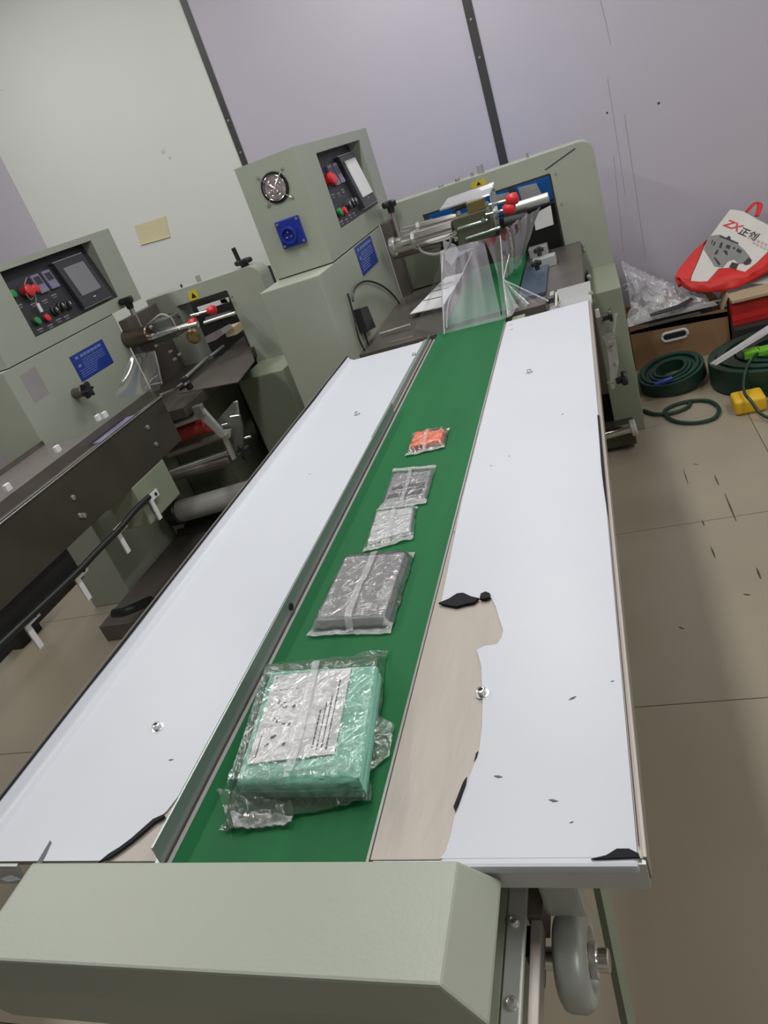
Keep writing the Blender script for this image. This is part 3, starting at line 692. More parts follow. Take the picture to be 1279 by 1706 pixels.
# crease on the arch front
a = at_y(958, 248, 3.359); b = at_y(908, 284, 3.359); prism('panel_seam', [a, b, b+Vector((0, 0, .004)), a+Vector((0, 0, .004))], (0, -.0008, 0), GASK, A1)
p = at_y(797, 306, 3.359); lab(box('warning_label', p.x-.032, p.x+.032, 3.3585, 3.36, p.z-.012, p.z+.012, YELL, A1), 'yellow warning label')
prism('warning_symbol', [(p.x-.010, 3.3584, p.z-.006), (p.x+.010, 3.3584, p.z-.006), (p.x, 3.3584, p.z+.009)], (0, -.0006, 0), BLACK, A1)
for (u, v, h, r) in ((801, 289, .035, .014), (787, 297, .016, .006), (880, 269, .018, .005), (762, 303, .012, .010), (735, 314, .008, .012)):
    q = at_y(u, v, 3.42); cyl('arch_stud', (q.x, 3.43, 1.108), (q.x, 3.43, 1.115+h), r, GREYP if r > .01 else STEEL, A1, 14)
# machine bed
bed = box('machine_bed', F1+.001, -.072, 2.45, 3.36, .690, .735, DSTEEL, M1, .003)
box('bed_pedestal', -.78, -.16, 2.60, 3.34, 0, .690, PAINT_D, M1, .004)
box('bed_plate', -.185, -.050, 2.30, 2.575, .735, .744, ALU, bed, .001)
box('plate_support', -.17, -.075, 2.30, 2.46, .66, .7345, DSTEEL, bed, .002)
for (u, v) in ((981, 462), (984, 490)): p = at_z(u, v, .744); lathe('plate_bolt', p, (0, 0, 1), [(0, .008), (.008, .007), (.009, .003)], STEEL_L, bed, 12)
ns = box('nose_block', -.295, -.185, 2.31, 2.40, .735, .775, DSTEEL, M1, .002)
cyl('nose_pin', (-.19, 2.40, .76), (-.15, 2.40, .76), .012, BLACK, ns, 14); cyl('nose_pin', (-.16, 2.36, .75), (-.15, 2.33, .80), .006, CHROME, ns, 10)
box('infeed_belt', -.545, -.30, 2.46, 3.34, .7355, .752, BELT, bed, .002)
box('infeed_side_plate', -.295, -.20, 2.58, 3.05, .7355, .748, mat('blue_grey_steel', (0.10, 0.14, 0.20), .35, .6), bed, .001)
for (u, v, s) in ((905, 425, .045), (895, 408, .04)):
    p = at_z(u, v, .78); box('guide_block', p.x-s, p.x+s, p.y-.03, p.y+.03, .7355, .775, ALU, bed, .003)
for (u, v) in ((897, 416), (893, 438)): p = at_z(u, v, .80); lobed_knob('clamp_knob', (p.x, p.y, .79), (0, 0, 1), .022, .018, BLACK, bed)
# white infeed slide
sl = [at_z(u, v, .753) for u, v in ((683, 524), (737, 512), (772, 455), (742, 463))]
lab(prism('infeed_slide', sl, (0, 0, .003), PAPER, bed), 'white slide plate')
for f in (.3, .55, .72):
    a = sl[0].lerp(sl[3], f); b = sl[1].lerp(sl[2], f); d = (sl[3]-sl[0]).normalized()*.010
    prism('slide_slot', [a.lerp(b, .05), a.lerp(b, .75), a.lerp(b, .75)+d, a.lerp(b, .05)+d], (0, 0, .0042), DSTEEL, bed)
prism('slide_wing', [at_y(u, v, 3.30) for u, v in ((737, 400), (758, 408), (765, 420), (790, 412), (760, 430), (752, 443), (742, 432))], (0, .004, 0), PAPER, bed)
prism('slide_wing', [at_y(u, v, 3.28) for u, v in ((898, 352), (917, 342), (922, 374), (892, 384), (890, 370))], (0, .004, 0), PAPER, bed)
# dark column beside the cabinet and roller carriage
box('slide_column', F1+.001, F1+.045, 3.265, 3.358, .70, 1.06, DSTEEL, M1, .003)
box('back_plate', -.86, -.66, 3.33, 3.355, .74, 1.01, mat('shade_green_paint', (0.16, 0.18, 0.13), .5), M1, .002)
def rod(name, u0, v0, u1, v1, y, r, m, par, n=20): return cyl(name, at_y(u0, v0, y), at_y(u1, v1, y), r, m, par, n)
YR = 3.12
car = rod('main_roller', 650, 413, 756, 381, YR, .034, CHROME, M1, 28)
rod('roller_collar', 686, 402, 694, 400, YR, .038, STEEL_L, car, 28)
rod('roller_collar', 651, 413, 660, 410, YR, .040, STEEL_L, car, 28)
rod('upper_roller', 668, 389, 762, 363, YR+.06, .022, CHROME, M1, 24)
rod('roller_collar', 694, 381, 701, 379, YR+.06, .027, STEEL_L, car, 24)
rod('roller_shadow_shaft', 655, 424, 735, 402, YR+.03, .022, DSTEEL, M1, 20)
hb = at_y(789, 374, 3.10)
hd = box('drive_head', hb.x-.075, hb.x+.075, 3.07, 3.18, hb.z-.062, hb.z+.045, mat('olive_metal', (0.20, 0.20, 0.14), .4, .4), M1, .005)
rod('head_rail', 762, 382, 812, 367, 3.06, .006, CHROME, hd); rod('head_rail', 776, 398, 834, 379, 3.06, .007, STEEL_L, hd)
for (u, v) in ((758, 388), (764, 356), (760, 397), (811, 340), (813, 353), (805, 366)): p = at_y(u, v, 3.06); lathe('head_bolt', p, (0, -1, 0), [(0, .010), (.012, .009), (.014, .003)], STEEL_L, hd, 12)
box('head_bracket', hb.x-.01, hb.x+.06, 3.09, 3.17, hb.z+.045, hb.z+.085, BRASS, hd, .003)
rod('sensor_block', 752, 346, 776, 338, 3.2, .018, SCRFRAME, hd)
tube('hose', smoothpath([at_y(u, v, 3.08) for u, v in ((697, 413), (706, 421), (724, 424), (740, 418), (749, 406), (752, 394))]), .006, GREYP, M1, 8)
# right-hand cross rollers, red-capped levers
rod('cross_roller', 838, 352, 914, 328, 3.28, .020, ALU, M1)
rod('cross_roller', 840, 372, 880, 362, 3.26, .024, DARK, M1)
for (u, v) in ((852, 332), (847, 348)):
    p = at_y(u, v, 3.05); a = at_y(u-38, v+10, 3.05)
    lv = cyl('lever_rod', a, p, .006, CHROME, M1, 10)
    d = (p-a).normalized(); lathe('lever_cap', p-d*.022, d, [(0, .014), (.008, .020), (.028, .024), (.044, .020), (.050, .010)], RED, lv, 18)
k = at_y(650, 345, 3.30); stem = cyl('adjuster_stem', (k.x, 3.30, k.z-.14), (k.x, 3.30, k.z-.01), .008, STEEL, M1, 12)
lobed_knob('adjuster_knob', (k.x, 3.30, k.z), (.05, 0, 1), .036, .026, BLACK, stem)
# acrylic guard
ag = [at_y(732, 352, 2.92), at_y(815, 325, 2.92), at_y(822, 305, 3.06), at_y(746, 332, 3.06)]
gd = prism('acrylic_guard', ag, (0, .002, .004), ACRYL, M1); lab(gd, 'clear acrylic guard sheet')
prism('guard_edge', [at_y(732, 352, 2.918), at_y(777, 337.5, 2.918), at_y(777, 335, 2.918), at_y(732, 349.5, 2.918)], (0, .002, 0), STEEL_L, gd)
prism('guard_side', [at_y(815, 325, 2.92), at_y(822, 305, 3.06), at_y(831, 375, 3.06), at_y(826, 380, 2.92)], (.003, 0, 0), ACRYL, gd)
# rear cover behind the arch
rc = box('rear_cover', -.74, -.10, 3.62, 3.90, .895, 1.060, SKYB, M1, .006)
box('rear_dark_box', -.72, -.12, 3.58, 3.90, .55, .894, DARK, M1, .006); lab(rc, 'bright blue rear cover seen through the arch')  # plain dark box filling the opening below the blue cover
box('rear_cover_stand', -.70, -.14, 3.50, 3.90, 0, .55, PAINT_D, M1, .004)
for pts in (((862, 313), (893, 305), (906, 331), (872, 342)), ((822, 326), (853, 319), (856, 330), (824, 341))):
    prism('cover_label', [at_y(u, v, 3.618) for u, v in pts], (0, .0015, 0), PAPER, rc)
prism('cover_post', [at_y(u, v, 3.60) for u, v in ((846, 314), (855, 311), (866, 345), (856, 348))], (0, .015, 0), DSTEEL, rc)
# cable with inline box on the cabinet
XC = F1+.012
lead = tube('cable', smoothpath([at_x(u, v, XC) for u, v in ((588, 502), (588, 490), (593, 477), (606, 469), (622, 470), (642, 480), (660, 498), (672, 520), (679, 548))]), .004, BLACK, base1, 8)
tube('cable', smoothpath([at_x(u, v, XC) for u, v in ((579, 489), (584, 507), (590, 530), (594, 550), (600, 570), (612, 592))]), .004, BLACK, base1, 8)
tube('cable', smoothpath([at_x(u, v, XC) for u, v in ((607, 553), (612, 570), (617, 584), (614, 594))]), .004, BLACK, base1, 8)
cb = [at_x(u, v, F1+.002) for u, v in ((588, 517), (601, 513), (615, 548), (600, 556))]
prism('cable_box', cb, (.028, 0, 0), BLACK, base1)
rod('bed_rail', 632, 557, 684, 541, 2.62, .006, STEEL_L, M1, 10)
rod('bed_rail', 652, 572, 690, 562, 2.50, .010, DSTEEL, M1, 10)
# film tension arms on the right
YA = 2.72
def plateY(name, pts, y, d, m, par): return prism(name, [at_y(u, v, y) for u, v in pts], (0, d, 0), m, par)
arm = plateY('tension_arm', ((1009, 566), (1025, 562), (1031, 604), (1024, 648), (1017, 648), (1015, 612)), YA, .02, ALU, M1)
plateY('arm_tab', ((991, 518), (997, 516), (1000, 528), (993, 530)), YA-.03, .02, PAPER, arm)
plateY('arm_bar', ((1000, 534), (1006, 533), (1010, 558), (1004, 560)), YA, .01, GREYP, arm)
plateY('arm_bracket', ((1002, 560), (1027, 555), (1028, 559), (1012, 563), (1014, 572), (1025, 570), (1025, 574), (1010, 576)), YA-.012, .02, STEEL_L, arm)
plateY('arm_bar', ((1024, 524), (1028, 523), (1024, 554), (1020, 555)), YA-.01, .008, ALU, arm)
p = at_y(1003, 529, YA); lathe('arm_knob', p, (1, 0, 0), [(0, .014), (.022, .014), (.024, .022), (.034, .024), (.036, .012)], BLACK, arm, 18)
p = at_y(1026, 635, YA); lobed_knob('arm_knob', p+Vector((.02, 0, 0)), (1, 0, 0), .032, .022, BLACK, arm)
rod('arm_rod', 1000, 640, 1026, 635, YA, .004, STEEL_L, arm, 10)
for (u, v) in ((1019, 579), (1025, 605)): q = at_y(u, v, YA); lathe('arm_bolt', q, (0, -1, 0), [(0, .007), (.006, .006), (.007, .002)], STEEL_L, arm, 12)
box('arm_mount', -.16, -.06, 2.70, 2.93, .28, .62, PANELM, M1, .003)
rl = rod('film_shaft', 985, 731, 1054, 712, 2.75, .020, CHROME, M1, 24)
rod('shaft_collar', 1050, 714, 1060, 711, 2.75, .034, ALU, rl, 20)
box('shaft_mount', -.34, .005, 2.76, 2.93, .02, .065, PANELM, M1, .003)

# ------------------------------------------------------------------ wrapping film web on the main machine
fw = thing('film_web', 'crinkled clear film web tented between the machine and the belt', 'film', (-.42, 2.34, .755))
FA = [at_y(733, 418, 2.78), at_y(806, 398, 2.80)]; FB = [at_z(739, 556, .785), at_z(836, 532, .785)]
def tent(u, v):
    a = FA[0].lerp(FA[1], u); b = FB[0].lerp(FB[1], u); p = a.lerp(b, v)
    p.y += .05*math.sin(u*math.pi)*math.sin(v*math.pi)+.006*math.sin(u*17+v*2)*math.sin(v*math.pi)+.004*vn((u*9, v*.7), 1.5, 4)
    return p
grid('film_sheet', tent, 26, 30, CLEAR, fw)
SA = [at_y(733, 418, 2.78), at_y(690, 548, 2.55)]
grid('film_sheet', lambda u, v: (at_y(733, 418, 2.78).lerp(at_z(739, 556, .785), v)).lerp(at_y(735, 440, 3.0).lerp(at_z(690, 548, .745), v), u)+Vector((0, 0, .010*math.sin(u*8+v*5)*(1-v))), 14, 20, CLEAR, fw)
tube('film_fold', smoothpath([at_y(737, 425, 2.77), at_y(736, 470, 2.62), at_y(738, 520, 2.42), at_z(740, 556, .787)]), .0022, SEAL, fw, 6)
tube('film_fold', smoothpath([at_y(786, 420, 2.85), at_y(770, 455, 2.7), at_y(748, 500, 2.5), at_z(744, 545, .788)]), .0016, SEAL, fw, 6)
# right hand sheet hanging from the former, and the gathered pleats
def right(u, v):
    a = at_y(806, 398, 2.80).lerp(at_y(832, 392, 2.90), u); b = at_z(836, 532, .785).lerp(at_z(848, 528, .788), u)
    m_ = at_y(838, 468, 2.55).lerp(at_y(842, 468, 2.60), u)
    p = (a*(1-v)*(1-v)+m_*2*v*(1-v)+b*v*v); p.y += .02*math.sin(u*7+v*6)*math.sin(v*3.14); return p
grid('film_sheet', right, 10, 24, CLEAR, fw)
def upper(u, v):
    a = at_y(832, 385, 2.95).lerp(at_y(900, 345, 3.2), u); b = at_y(838, 468, 2.55).lerp(at_y(868, 440, 2.85), u)
    p = a.lerp(b, v); p += Vector((0, .02*vn((u*7-v*2, v*.8), 1.4, 2), .010*vn((u*8-v*3, v*.7), 1.6, 7))); return p
grid('film_sheet', upper, 22, 22, CLEAR, fw)
apx = at_y(838, 466, 2.50)
ends = [(846, 527), (856, 521), (866, 515), (876, 512), (888, 511), (900, 508), (913, 500)]
for k in range(len(ends)-1):
    a = at_z(*ends[k], .779+.004*(k % 2)); b = at_z(*ends[k+1], .782+.006*((k+1) % 2))
    def pl(u, v, a=a, b=b, k=k):
        e = a.lerp(b, u); p = apx.lerp(e, v); p.z += (.010 if k % 2 else -.004)*math.sin(u*math.pi)*v; return p
    grid('film_pleat', pl, 5, 10, SEAL if k in (0, 1, 3) else CLEAR, fw)
tube('film_fold', [at_y(848, 424, 2.62), apx], .0022, SEAL, fw, 6)
tube('film_fold', [apx, at_z(913, 501, .785)], .0022, SEAL, fw, 6)
tube('film_fold', smoothpath([at_y(833, 392, 2.85), at_y(836, 430, 2.66), apx, at_z(846, 528, .78)]), .0022, SEAL, fw, 6)

# ------------------------------------------------------------------ second machine at the left
M2 = thing('packaging_machine', 'second flow wrapping machine at the left with its console facing the viewer', 'machine', (-1.9, 2.8, 0), 'flow wrapping machines')
F2 = -2.15
base2, con2, pan2, xp2 = cabinet(M2, F2, 2.245, 2.205, 1.079, 1.427, False)
nameplate(M2, F2, 2.579, 2.834, .897, 1.010, 5)
prism('grey_sticker', [at_x(u, v, F2) for u, v in ((33, 626), (58, 610), (82, 655), (58, 671))], (.001, 0, 0), GREYP, base2)
p = at_x(124, 656, F2); kn = cyl('face_knob_stem', p, p+Vector((.05, 0, 0)), .022, DSTEEL, M2, 18)
lobed_knob('face_knob', p+Vector((.055, 0, 0)), (1, 0, 0), .036, .028, BLACK, kn, 6)
lean(pan2)
tube('key_string', smoothpath([at_x(u, v, xp2+.045) for u, v in ((45, 462), (41, 474), (44, 490), (52, 499), (58, 490), (60, 500), (62, 508))]), .0022, GREYP, pan2, 6)
p = at_x(65, 513, xp2+.05); box('key_tag', p.x, p.x+.006, p.y-.008, p.y+.008, p.z-.018, p.z+.018, PAPER, pan2, .001)
A2 = arch(M2, 3.30, 3.42, F2-.005, -1.515, 1.064, -2.0, -1.715, .58, .990, 1.064)
p = at_y(322, 492, 3.299); lab(box('warning_label', p.x-.026, p.x+.026, 3.2985, 3.30, p.z-.022, p.z+.022, YELL, A2), 'yellow warning label')
prism('warning_symbol', [(p.x-.014, 3.2984, p.z-.012), (p.x+.014, 3.2984, p.z-.012), (p.x, 3.2984, p.z+.014)], (0, -.0006, 0), BLACK, A2)
p = at_y(332, 468, 3.36); cyl('arch_stud', (p.x, 3.36, 1.06), (p.x, 3.36, 1.095), .012, GREYP, A2, 14)
p = at_y(301, 474, 3.36); cyl('arch_stud', (p.x, 3.36, 1.06), (p.x, 3.36, 1.08), .005, BLACK, A2, 10)
p = at_y(407, 440, 3.36); cr = cyl('crank_stem', (p.x, 3.36, 1.06), (p.x, 3.36, p.z), .010, STEEL, M2, 14)
lobed_knob('crank_wheel', (p.x, 3.36, p.z), (0, 0, 1), .048, .024, BLACK, cr, 4)
cyl('crank_handle', (p.x-.02, 3.36, p.z+.02), (p.x-.024, 3.36, p.z+.085), .011, BLACK, cr, 14)
p = at_y(386, 494, 3.299); lathe('arch_bolt', p, (0, -1, 0), [(0, .006), (.002, .005)], PAINT_D, A2, 12)
k = at_x(214, 505, F2+.04); stem = cyl('adjuster_stem', (k.x, k.y, k.z-.12), (k.x, k.y, k.z), .012, STEEL, M2, 12)
lobed_knob('adjuster_knob', k, (.05, 0, 1), .042, .028, BLACK, stem)
box('slide_column', F2+.001, F2+.05, 3.0, 3.29, .68, 1.04, DSTEEL, M2, .003)
box('support_box', -1.69, -1.445, 3.0, 3.30, 0, .622, PAINT_D, M2, .006)
bed2 = box('machine_bed', F2+.001, -1.692, 2.50, 3.30, .655, .700, PANELM, M2, .003)
lab(prism('bed_skirt', [at_z(u, v, .7045) for u, v in ((300, 655), (408, 557), (424, 600), (396, 636))], (0, 0, -.004), DSTEEL, bed2), 'dark steel bed plate')
box('bed_pedestal', -2.14, -1.86, 2.93, 3.28, 0, .655, PAINT_D, M2, .004)
box('rear_panel', F2+.01, -1.53, 3.425, 3.435, 0, .62, PAINT_D, M2, .001)  # added dark panel, hides the lit wall behind the gap
box('rear_dark_box', -2.12, -1.70, 3.60, 3.88, 0, .985, DARK, M2, .006)  # added dark box, keeps the arch opening dark in front of the wall
# rollers and levers in the opening
r2 = cyl('main_roller', at_y(195, 570, 3.0), at_y(250, 556, 3.0), .040, mat('brown_steel_roller', (0.16, 0.12, 0.095), .3, .8), M2, 24)
rod('main_roller_shaft', 248, 562, 330, 540, 3.0, .014, CHROME, M2)
h2 = at_y(272, 548, 3.05); hd2 = box('drive_head', h2.x-.07, h2.x+.07, 3.02, 3.12, h2.z-.05, h2.z+.045, mat('grey_metal', (0.15, 0.155, 0.14), .4, .5), M2, .005)
for (u, v) in ((252, 545), (254, 560), (262, 575), (285, 585), (292, 598), (300, 590), (318, 545)): q = at_y(u, v, 3.0); lathe('head_bolt', q, (0, -1, 0), [(0, .009), (.012, .008), (.014, .003)], STEEL_L, hd2, 12)
rod('head_rail', 250, 566, 300, 548, 2.99, .006, CHROME, hd2)
tube('hose', smoothpath([at_y(u, v, 3.04) for u, v in ((243, 545), (256, 533), (270, 524), (286, 532), (292, 545))]), .006, GREYP, M2, 8)
tube('hose', smoothpath([at_y(u, v, 3.10) for u, v in ((262, 540), (272, 530), (286, 523), (300, 528))]), .005, BLACK, M2, 8)
for (u, v) in ((352, 517), (321, 538)):
    p = at_y(u, v, 3.02); a = at_y(u-34, v+9, 3.02); lv = cyl('lever_rod', a, p, .006, CHROME, M2, 10)
    d = (p-a).normalized(); lathe('lever_cap', p-d*.02, d, [(0, .012), (.008, .018), (.028, .022), (.040, .018), (.045, .008)], RED, lv, 18)
bm = BM(); q = at_y(322, 560, 3.05); bmesh.ops.create_uvsphere(bm, u_segments=16, v_segments=10, radius=.034)
for v in bm.verts: v.co = Vector((v.co.x*1.0, v.co.y*.8, v.co.z*1.1))+q
mk('brass_weight', bm, BRASS, M2, True)
prism('slide_wing', [at_y(u, v, 3.27) for u, v in ((328, 512), (375, 497), (380, 503), (332, 520))], (0, .004, 0), PAPER, M2)
prism('slide_wing', [at_y(u, v, 3.27) for u, v in ((366, 500), (380, 495), (382, 503), (369, 506))], (0, .003, 0), NOTE, M2)
rod('cross_roller', 345, 535, 388, 523, 3.24, .020, DARK, M2); rod('cross_roller', 340, 538, 392, 521, 3.20, .008, ALU, M2)
prism('slide_wing', [at_y(u, v, 3.1) for u, v in ((340, 562), (382, 540), (388, 545), (360, 566), (345, 572))], (0, .004, 0), GREYP, M2)
box('wood_block', *(lambda q: (q.x-.03, q.x+.03, 3.12, 3.2, q.z-.02, q.z+.02))(at_y(388, 550, 3.15)), CARDL, M2, .003)
for (u0, v0, u1, v1) in ((310, 628, 345, 596), (350, 594, 372, 577)): cyl('guide_rod', at_z(u0, v0, .72), at_z(u1, v1, .72), .008, ALU, bed2, 12)
# clear film on the second machine
f2 = thing('film_web', 'clear film gusset hanging over the infeed trough of the left machine', 'film', at_z(240, 650, .78))
def film2(u, v):
    a = at_y(219, 592, 2.70).lerp(at_y(258, 584, 2.70), u); b = at_z(190, 665, .805).lerp(at_z(266, 650, .81), u)
    p = a.lerp(b, v); p.y += .02*math.sin(u*8)*math.sin(v*3); return p
grid('film_sheet', film2, 16, 20, CLEAR, f2)
for pts in (((219, 594), (205, 630), (194, 655)), ((241, 650), (252, 633), (262, 625)), ((246, 642), (270, 637)), ((258, 586), (270, 640))):
    tube('film_fold', [at_y(u, v, 2.60) for u, v in pts], .0022, SEAL, f2, 6)
# infeed trough
tr = thing('infeed_trough', 'dark stainless infeed trough of the left machine running toward the viewer', 'conveyor', (-1.83, 1.6, 0))
ZR = .783; XR = -1.722
box('side_panel', XR-.012, XR, .55, 2.44, .587, ZR, PANELM, tr, .002)
box('rim', XR-.018, XR+.004, .55, 2.448, ZR-.004, ZR, STEEL_L, tr, .0015)
tf = box('trough_floor', -1.895, XR-.012, .55, 2.44, ZR-.050, ZR-.044, TSTEEL, tr, .001)
box('inner_wall', -1.900, -1.895, .55, 2.44, ZR-.05, ZR-.006, DSTEEL, tr, .001)
lp = box('left_shelf', -2.14, -1.900, .55, 2.20, ZR-.012, ZR-.006, TSTEEL, tr, .001)
box('shelf_rim', -2.145, -2.139, .55, 2.20, ZR-.012, ZR+.012, DSTEEL, tr, .001)
for (u, v) in ((12, 813), (95, 749), (163, 697), (174, 692)): p = at_x(u, v, -1.893); box('trough_clip', -1.897, -1.884, p.y-.012, p.y+.012, p.z-.010, p.z+.014, PAPER, tr, .002)
for (u, v) in ((84, 780), (126, 706), (111, 714)): p = at_z(u, v, ZR-.044); lathe('trough_bolt', p, (0, 0, 1), [(0, .009), (.006, .009), (.009, .005)], STEEL_L, tf, 12)
for (u, v) in ((246, 712), (260, 740), (122, 829), (134, 859), (140, 859)): p = at_x(u, v, XR); lathe('panel_bolt', p, (1, 0, 0), [(0, .010), (.004, .009), (.006, .004)], STEEL_L, tr, 12)
box('pusher_plate', -1.885, -1.75, 2.15, 2.40, ZR-.0435, ZR-.036, LILAC, tf, .001)
lab(box('under_beam', -1.80, -1.735, .55, 1.64, .47, .586, BLACK, tr, .003), 'black beam')
box('beam_leg', -1.795, -1.74, .75, .81, 0, .47, BLACK, tr, .002)
gb = box('end_box', -1.86, -1.722, 2.03, 2.27, .425, .586, PAINT_D, tr, .006)
box('end_box_post', -2.149, -1.90, 2.215, 2.27, .44, .58, PAINT_D, tr, .003)
lp2 = cyl('end_handle_rod', at_z(268, 658, .80), at_y(300, 645, 2.62), .006, CHROME, tr, 10)
lobed_knob('end_knob', at_y(306, 641, 2.64), (.8, .5, .2), .034, .030, BLACK, lp2, 5)
# air hose with white brackets
hs = [at_x(u, v, XR+.02) for u, v in ((-40, 1112), (0, 1074), (45, 1032), (90, 990), (130, 952), (165, 915), (198, 882), (225, 850), (248, 828))]
tube('air_hose', smoothpath(hs, 4), .011, BLACK, tr, 10)
for (u, v) in ((44, 1040), (128, 962), (196, 886), (251, 832)):
    p = at_x(u, v, XR+.012)
    bm = BM(); add_box(bm, p.x-.003, p.x+.003, p.y-.012, p.y+.055, p.z-.010, p.z+.016); add_box(bm, p.x-.003, p.x+.003, p.y-.012, p.y+.008, p.z-.085, p.z-.010)
    br = mk('hose_bracket', bm, PAPER, tr); lathe('bracket_bolt', p+Vector((.003, .035, .003)), (1, 0, 0), [(0, .007), (.004, .006)], BLACK, br, 10)
    cyl('bracket_arm', (XR-.02, p.y+.02, p.z), (p.x, p.y+.02, p.z), .006, DSTEEL, br, 10)
# film roll rack below the bed of the second machine
rk = thing('film_roll_rack', 'film roll rack with chrome shafts and a red roller under the left machine', 'film rack', (-1.8, 2.6, 0))
YK = 2.60
box('rack_base', -2.12, -1.42, 1.93, 2.92, .0, .075, DSTEEL, rk, .004)
box('rack_post', -2.12, -2.06, 2.62, 2.70, .075, .64, PAINT_D, rk, .003)
rod('red_roller', 298, 724, 346, 708, YK, .034, mat('dull_red_rubber', (0.30, 0.03, 0.025), .5), rk, 24)
rod('shaft', 292, 708, 335, 692, YK-.03, .014, ALU, rk)
rod('shaft', 280, 758, 372, 725, YK+.05, .016, STEEL, rk)
rod('shaft', 285, 786, 380, 754, YK, .014, STEEL_L, rk)
rod('lower_shaft', 282, 795, 384, 766, YK, .024, DSTEEL, rk)
fr_ = rod('film_roll', 300, 852, 420, 818, YK, .052, mat('grey_film_roll', (0.33, 0.33, 0.30), .18, 0, .1, 3, spec=.8), rk, 32)
rod('roll_core', 285, 857, 301, 852, YK, .058, BLACK, fr_, 28)
rod('film_roll', 305, 888, 400, 862, YK+.05, .05, DARK, rk, 28)
am = prism('swing_arm', [at_y(u, v, YK-.05) for u, v in ((326, 683), (334, 678), (344, 690), (376, 726), (368, 730), (330, 694))], (0, .02, 0), ALU, rk)
box('arm_end', *(lambda q: (q.x-.02, q.x+.02, YK-.06, YK-.03, q.z-.022, q.z+.022))(at_y(331, 684, YK-.05)), STEEL_L, am, .002)
prism('side_plate', [at_y(u, v, YK+.0) for u, v in ((360, 702), (388, 670), (392, 672), (404, 712), (405, 745), (385, 755), (378, 725), (368, 718))], (0, .012, 0), mat('mid_grey_metal', (0.22, 0.225, 0.21), .4, .5), rk)
prism('side_plate', [at_y(u, v, YK-.03) for u, v in ((366, 718), (384, 716), (384, 728), (379, 732), (392, 764), (387, 767), (370, 730))], (0, .012, 0), ALU, rk)
for (u0, v0, u1, v1) in ((394, 668, 397, 690), (384, 695, 400, 692), (370, 709, 380, 706), (408, 730, 418, 727)): rod('plate_pin', u0, v0, u1, v1, YK-.04, .006, STEEL_L, rk, 10)
p = at_y(404, 752, YK-.03); lobed_knob('rack_knob', p, (.7, -.7, 0), .036, .03, BLACK, rk, 5)
p = at_y(262, 838, YK)
bm = BM(); add_tube(bm, smoothpath([at_z(190, 1022, .16), at_z(205, 1020, .16), at_z(225, 1012, .15), at_z(250, 1000, .10)], 4), [.018]*13, 10); mk('lever_handle', bm, BLACK, rk, True)
# black foot block on the floor left of the base
tag(box('foot_block', -2.71, -2.60, 1.96, 2.10, 0, .36, BLACK, None, .004), 'black block standing on the floor by the left machine base', 'block')

# ================================================================== CORNER PILE
# cardboard box
cbx = thing('cardboard_box', 'open brown cardboard box with a white rimmed hand hole by the wall', 'box', (.28, 3.82, 0))
X0, X1, Y0, Y1, ZB = .066, .500, 3.62, 4.03, .228
bm = BM(); T = .006
hx, hz, hw, hh = .262, .135, .052, .016
def cardwall(x0, x1, y0, y1, z1, nm='box_wall'): return box(nm, x0, x1, y0, y1, 0.0, z1, CARD, cbx, .001)
# front wall with an oval hole
N = 28; hole = []
for k in range(N):
    a = 2*math.pi*k/N; cx_ = hw if math.cos(a) > 0 else -hw
    hole.append((hx+cx_*.7+hh*math.cos(a), hz+hh*math.sin(a)))
outer = []
for (x, z) in hole:
    dx, dz = x-hx, z-hz; s = min((X1-hx)/dx if dx > 1e-9 else (X0-hx)/dx if dx < -1e-9 else 1e9, (.205-hz)/dz if dz > 1e-9 else (0-hz)/dz if dz < -1e-9 else 1e9)
    outer.append((hx+dx*s, hz+dz*s))
for y in (Y0, Y0+T):
    A = [bm.verts.new((x, y, z)) for x, z in hole]; B = [bm.verts.new((x, y, z)) for x, z in outer]
    for k in range(N): bm.faces.new((A[k], A[(k+1) % N], B[(k+1) % N], B[k]))
for (x, z) in ((X0, 0), (X0, .225), (X1, .19), (X1, 0)): pass
bmesh.ops.remove_doubles(bm, verts=bm.verts[:], dist=1e-6)
mk('box_front', bm, CARD, cbx)
prism('front_top_band', [(X0, Y0, .19), (X1, Y0, .165), (X1, Y0, .188), (X0, Y0, .228)], (0, T, 0), CARD, cbx)
prism('front_corner_fill', [(X0, Y0+.0002, 0), (X1, Y0+.0002, 0), (X1, Y0+.0002, .05), (X0, Y0+.0002, .05)], (0, T, 0), CARD, cbx)
for x0 in (X0, .372): prism('front_corner_fill', [(x0, Y0+.0003, .0), (x0+(X1-.372 if x0 > .3 else .09), Y0+.0003, .0), (x0+(X1-.372 if x0 > .3 else .09), Y0+.0003, .185), (x0, Y0+.0003, .2)], (0, T, 0), CARD, cbx)
tube('hand_hole_rim', [(hx+(hw if math.cos(a) > 0 else -hw)*.7+(hh+.005)*math.cos(a), Y0-.001, hz+(hh+.005)*math.sin(a)) for a in [2*math.pi*k/N for k in range(N)]], .0065, PAPER, cbx, 8, True)
cardwall(X0, X0+T, Y0+T, Y1, .225); cardwall(X1-T, X1, Y0+T, Y1, .188); cardwall(X0, X1, Y1-T, Y1, .21); box('box_bottom', X0, X1, Y0+T, Y1-T, 0, .006, CARD, cbx)
prism('box_flap', [(X1-.02, Y0+.02, .186), (X1+.01, Y0+.01, .25), (X1+.02, Y0+.16, .262), (X1-.01, Y0+.2, .19)], (.004, 0, .002), CARDL, cbx)
box('dark_filling', X0+.02, X1-.02, Y0+.02, Y1-.02, .006, .11, DARK, cbx, .004)
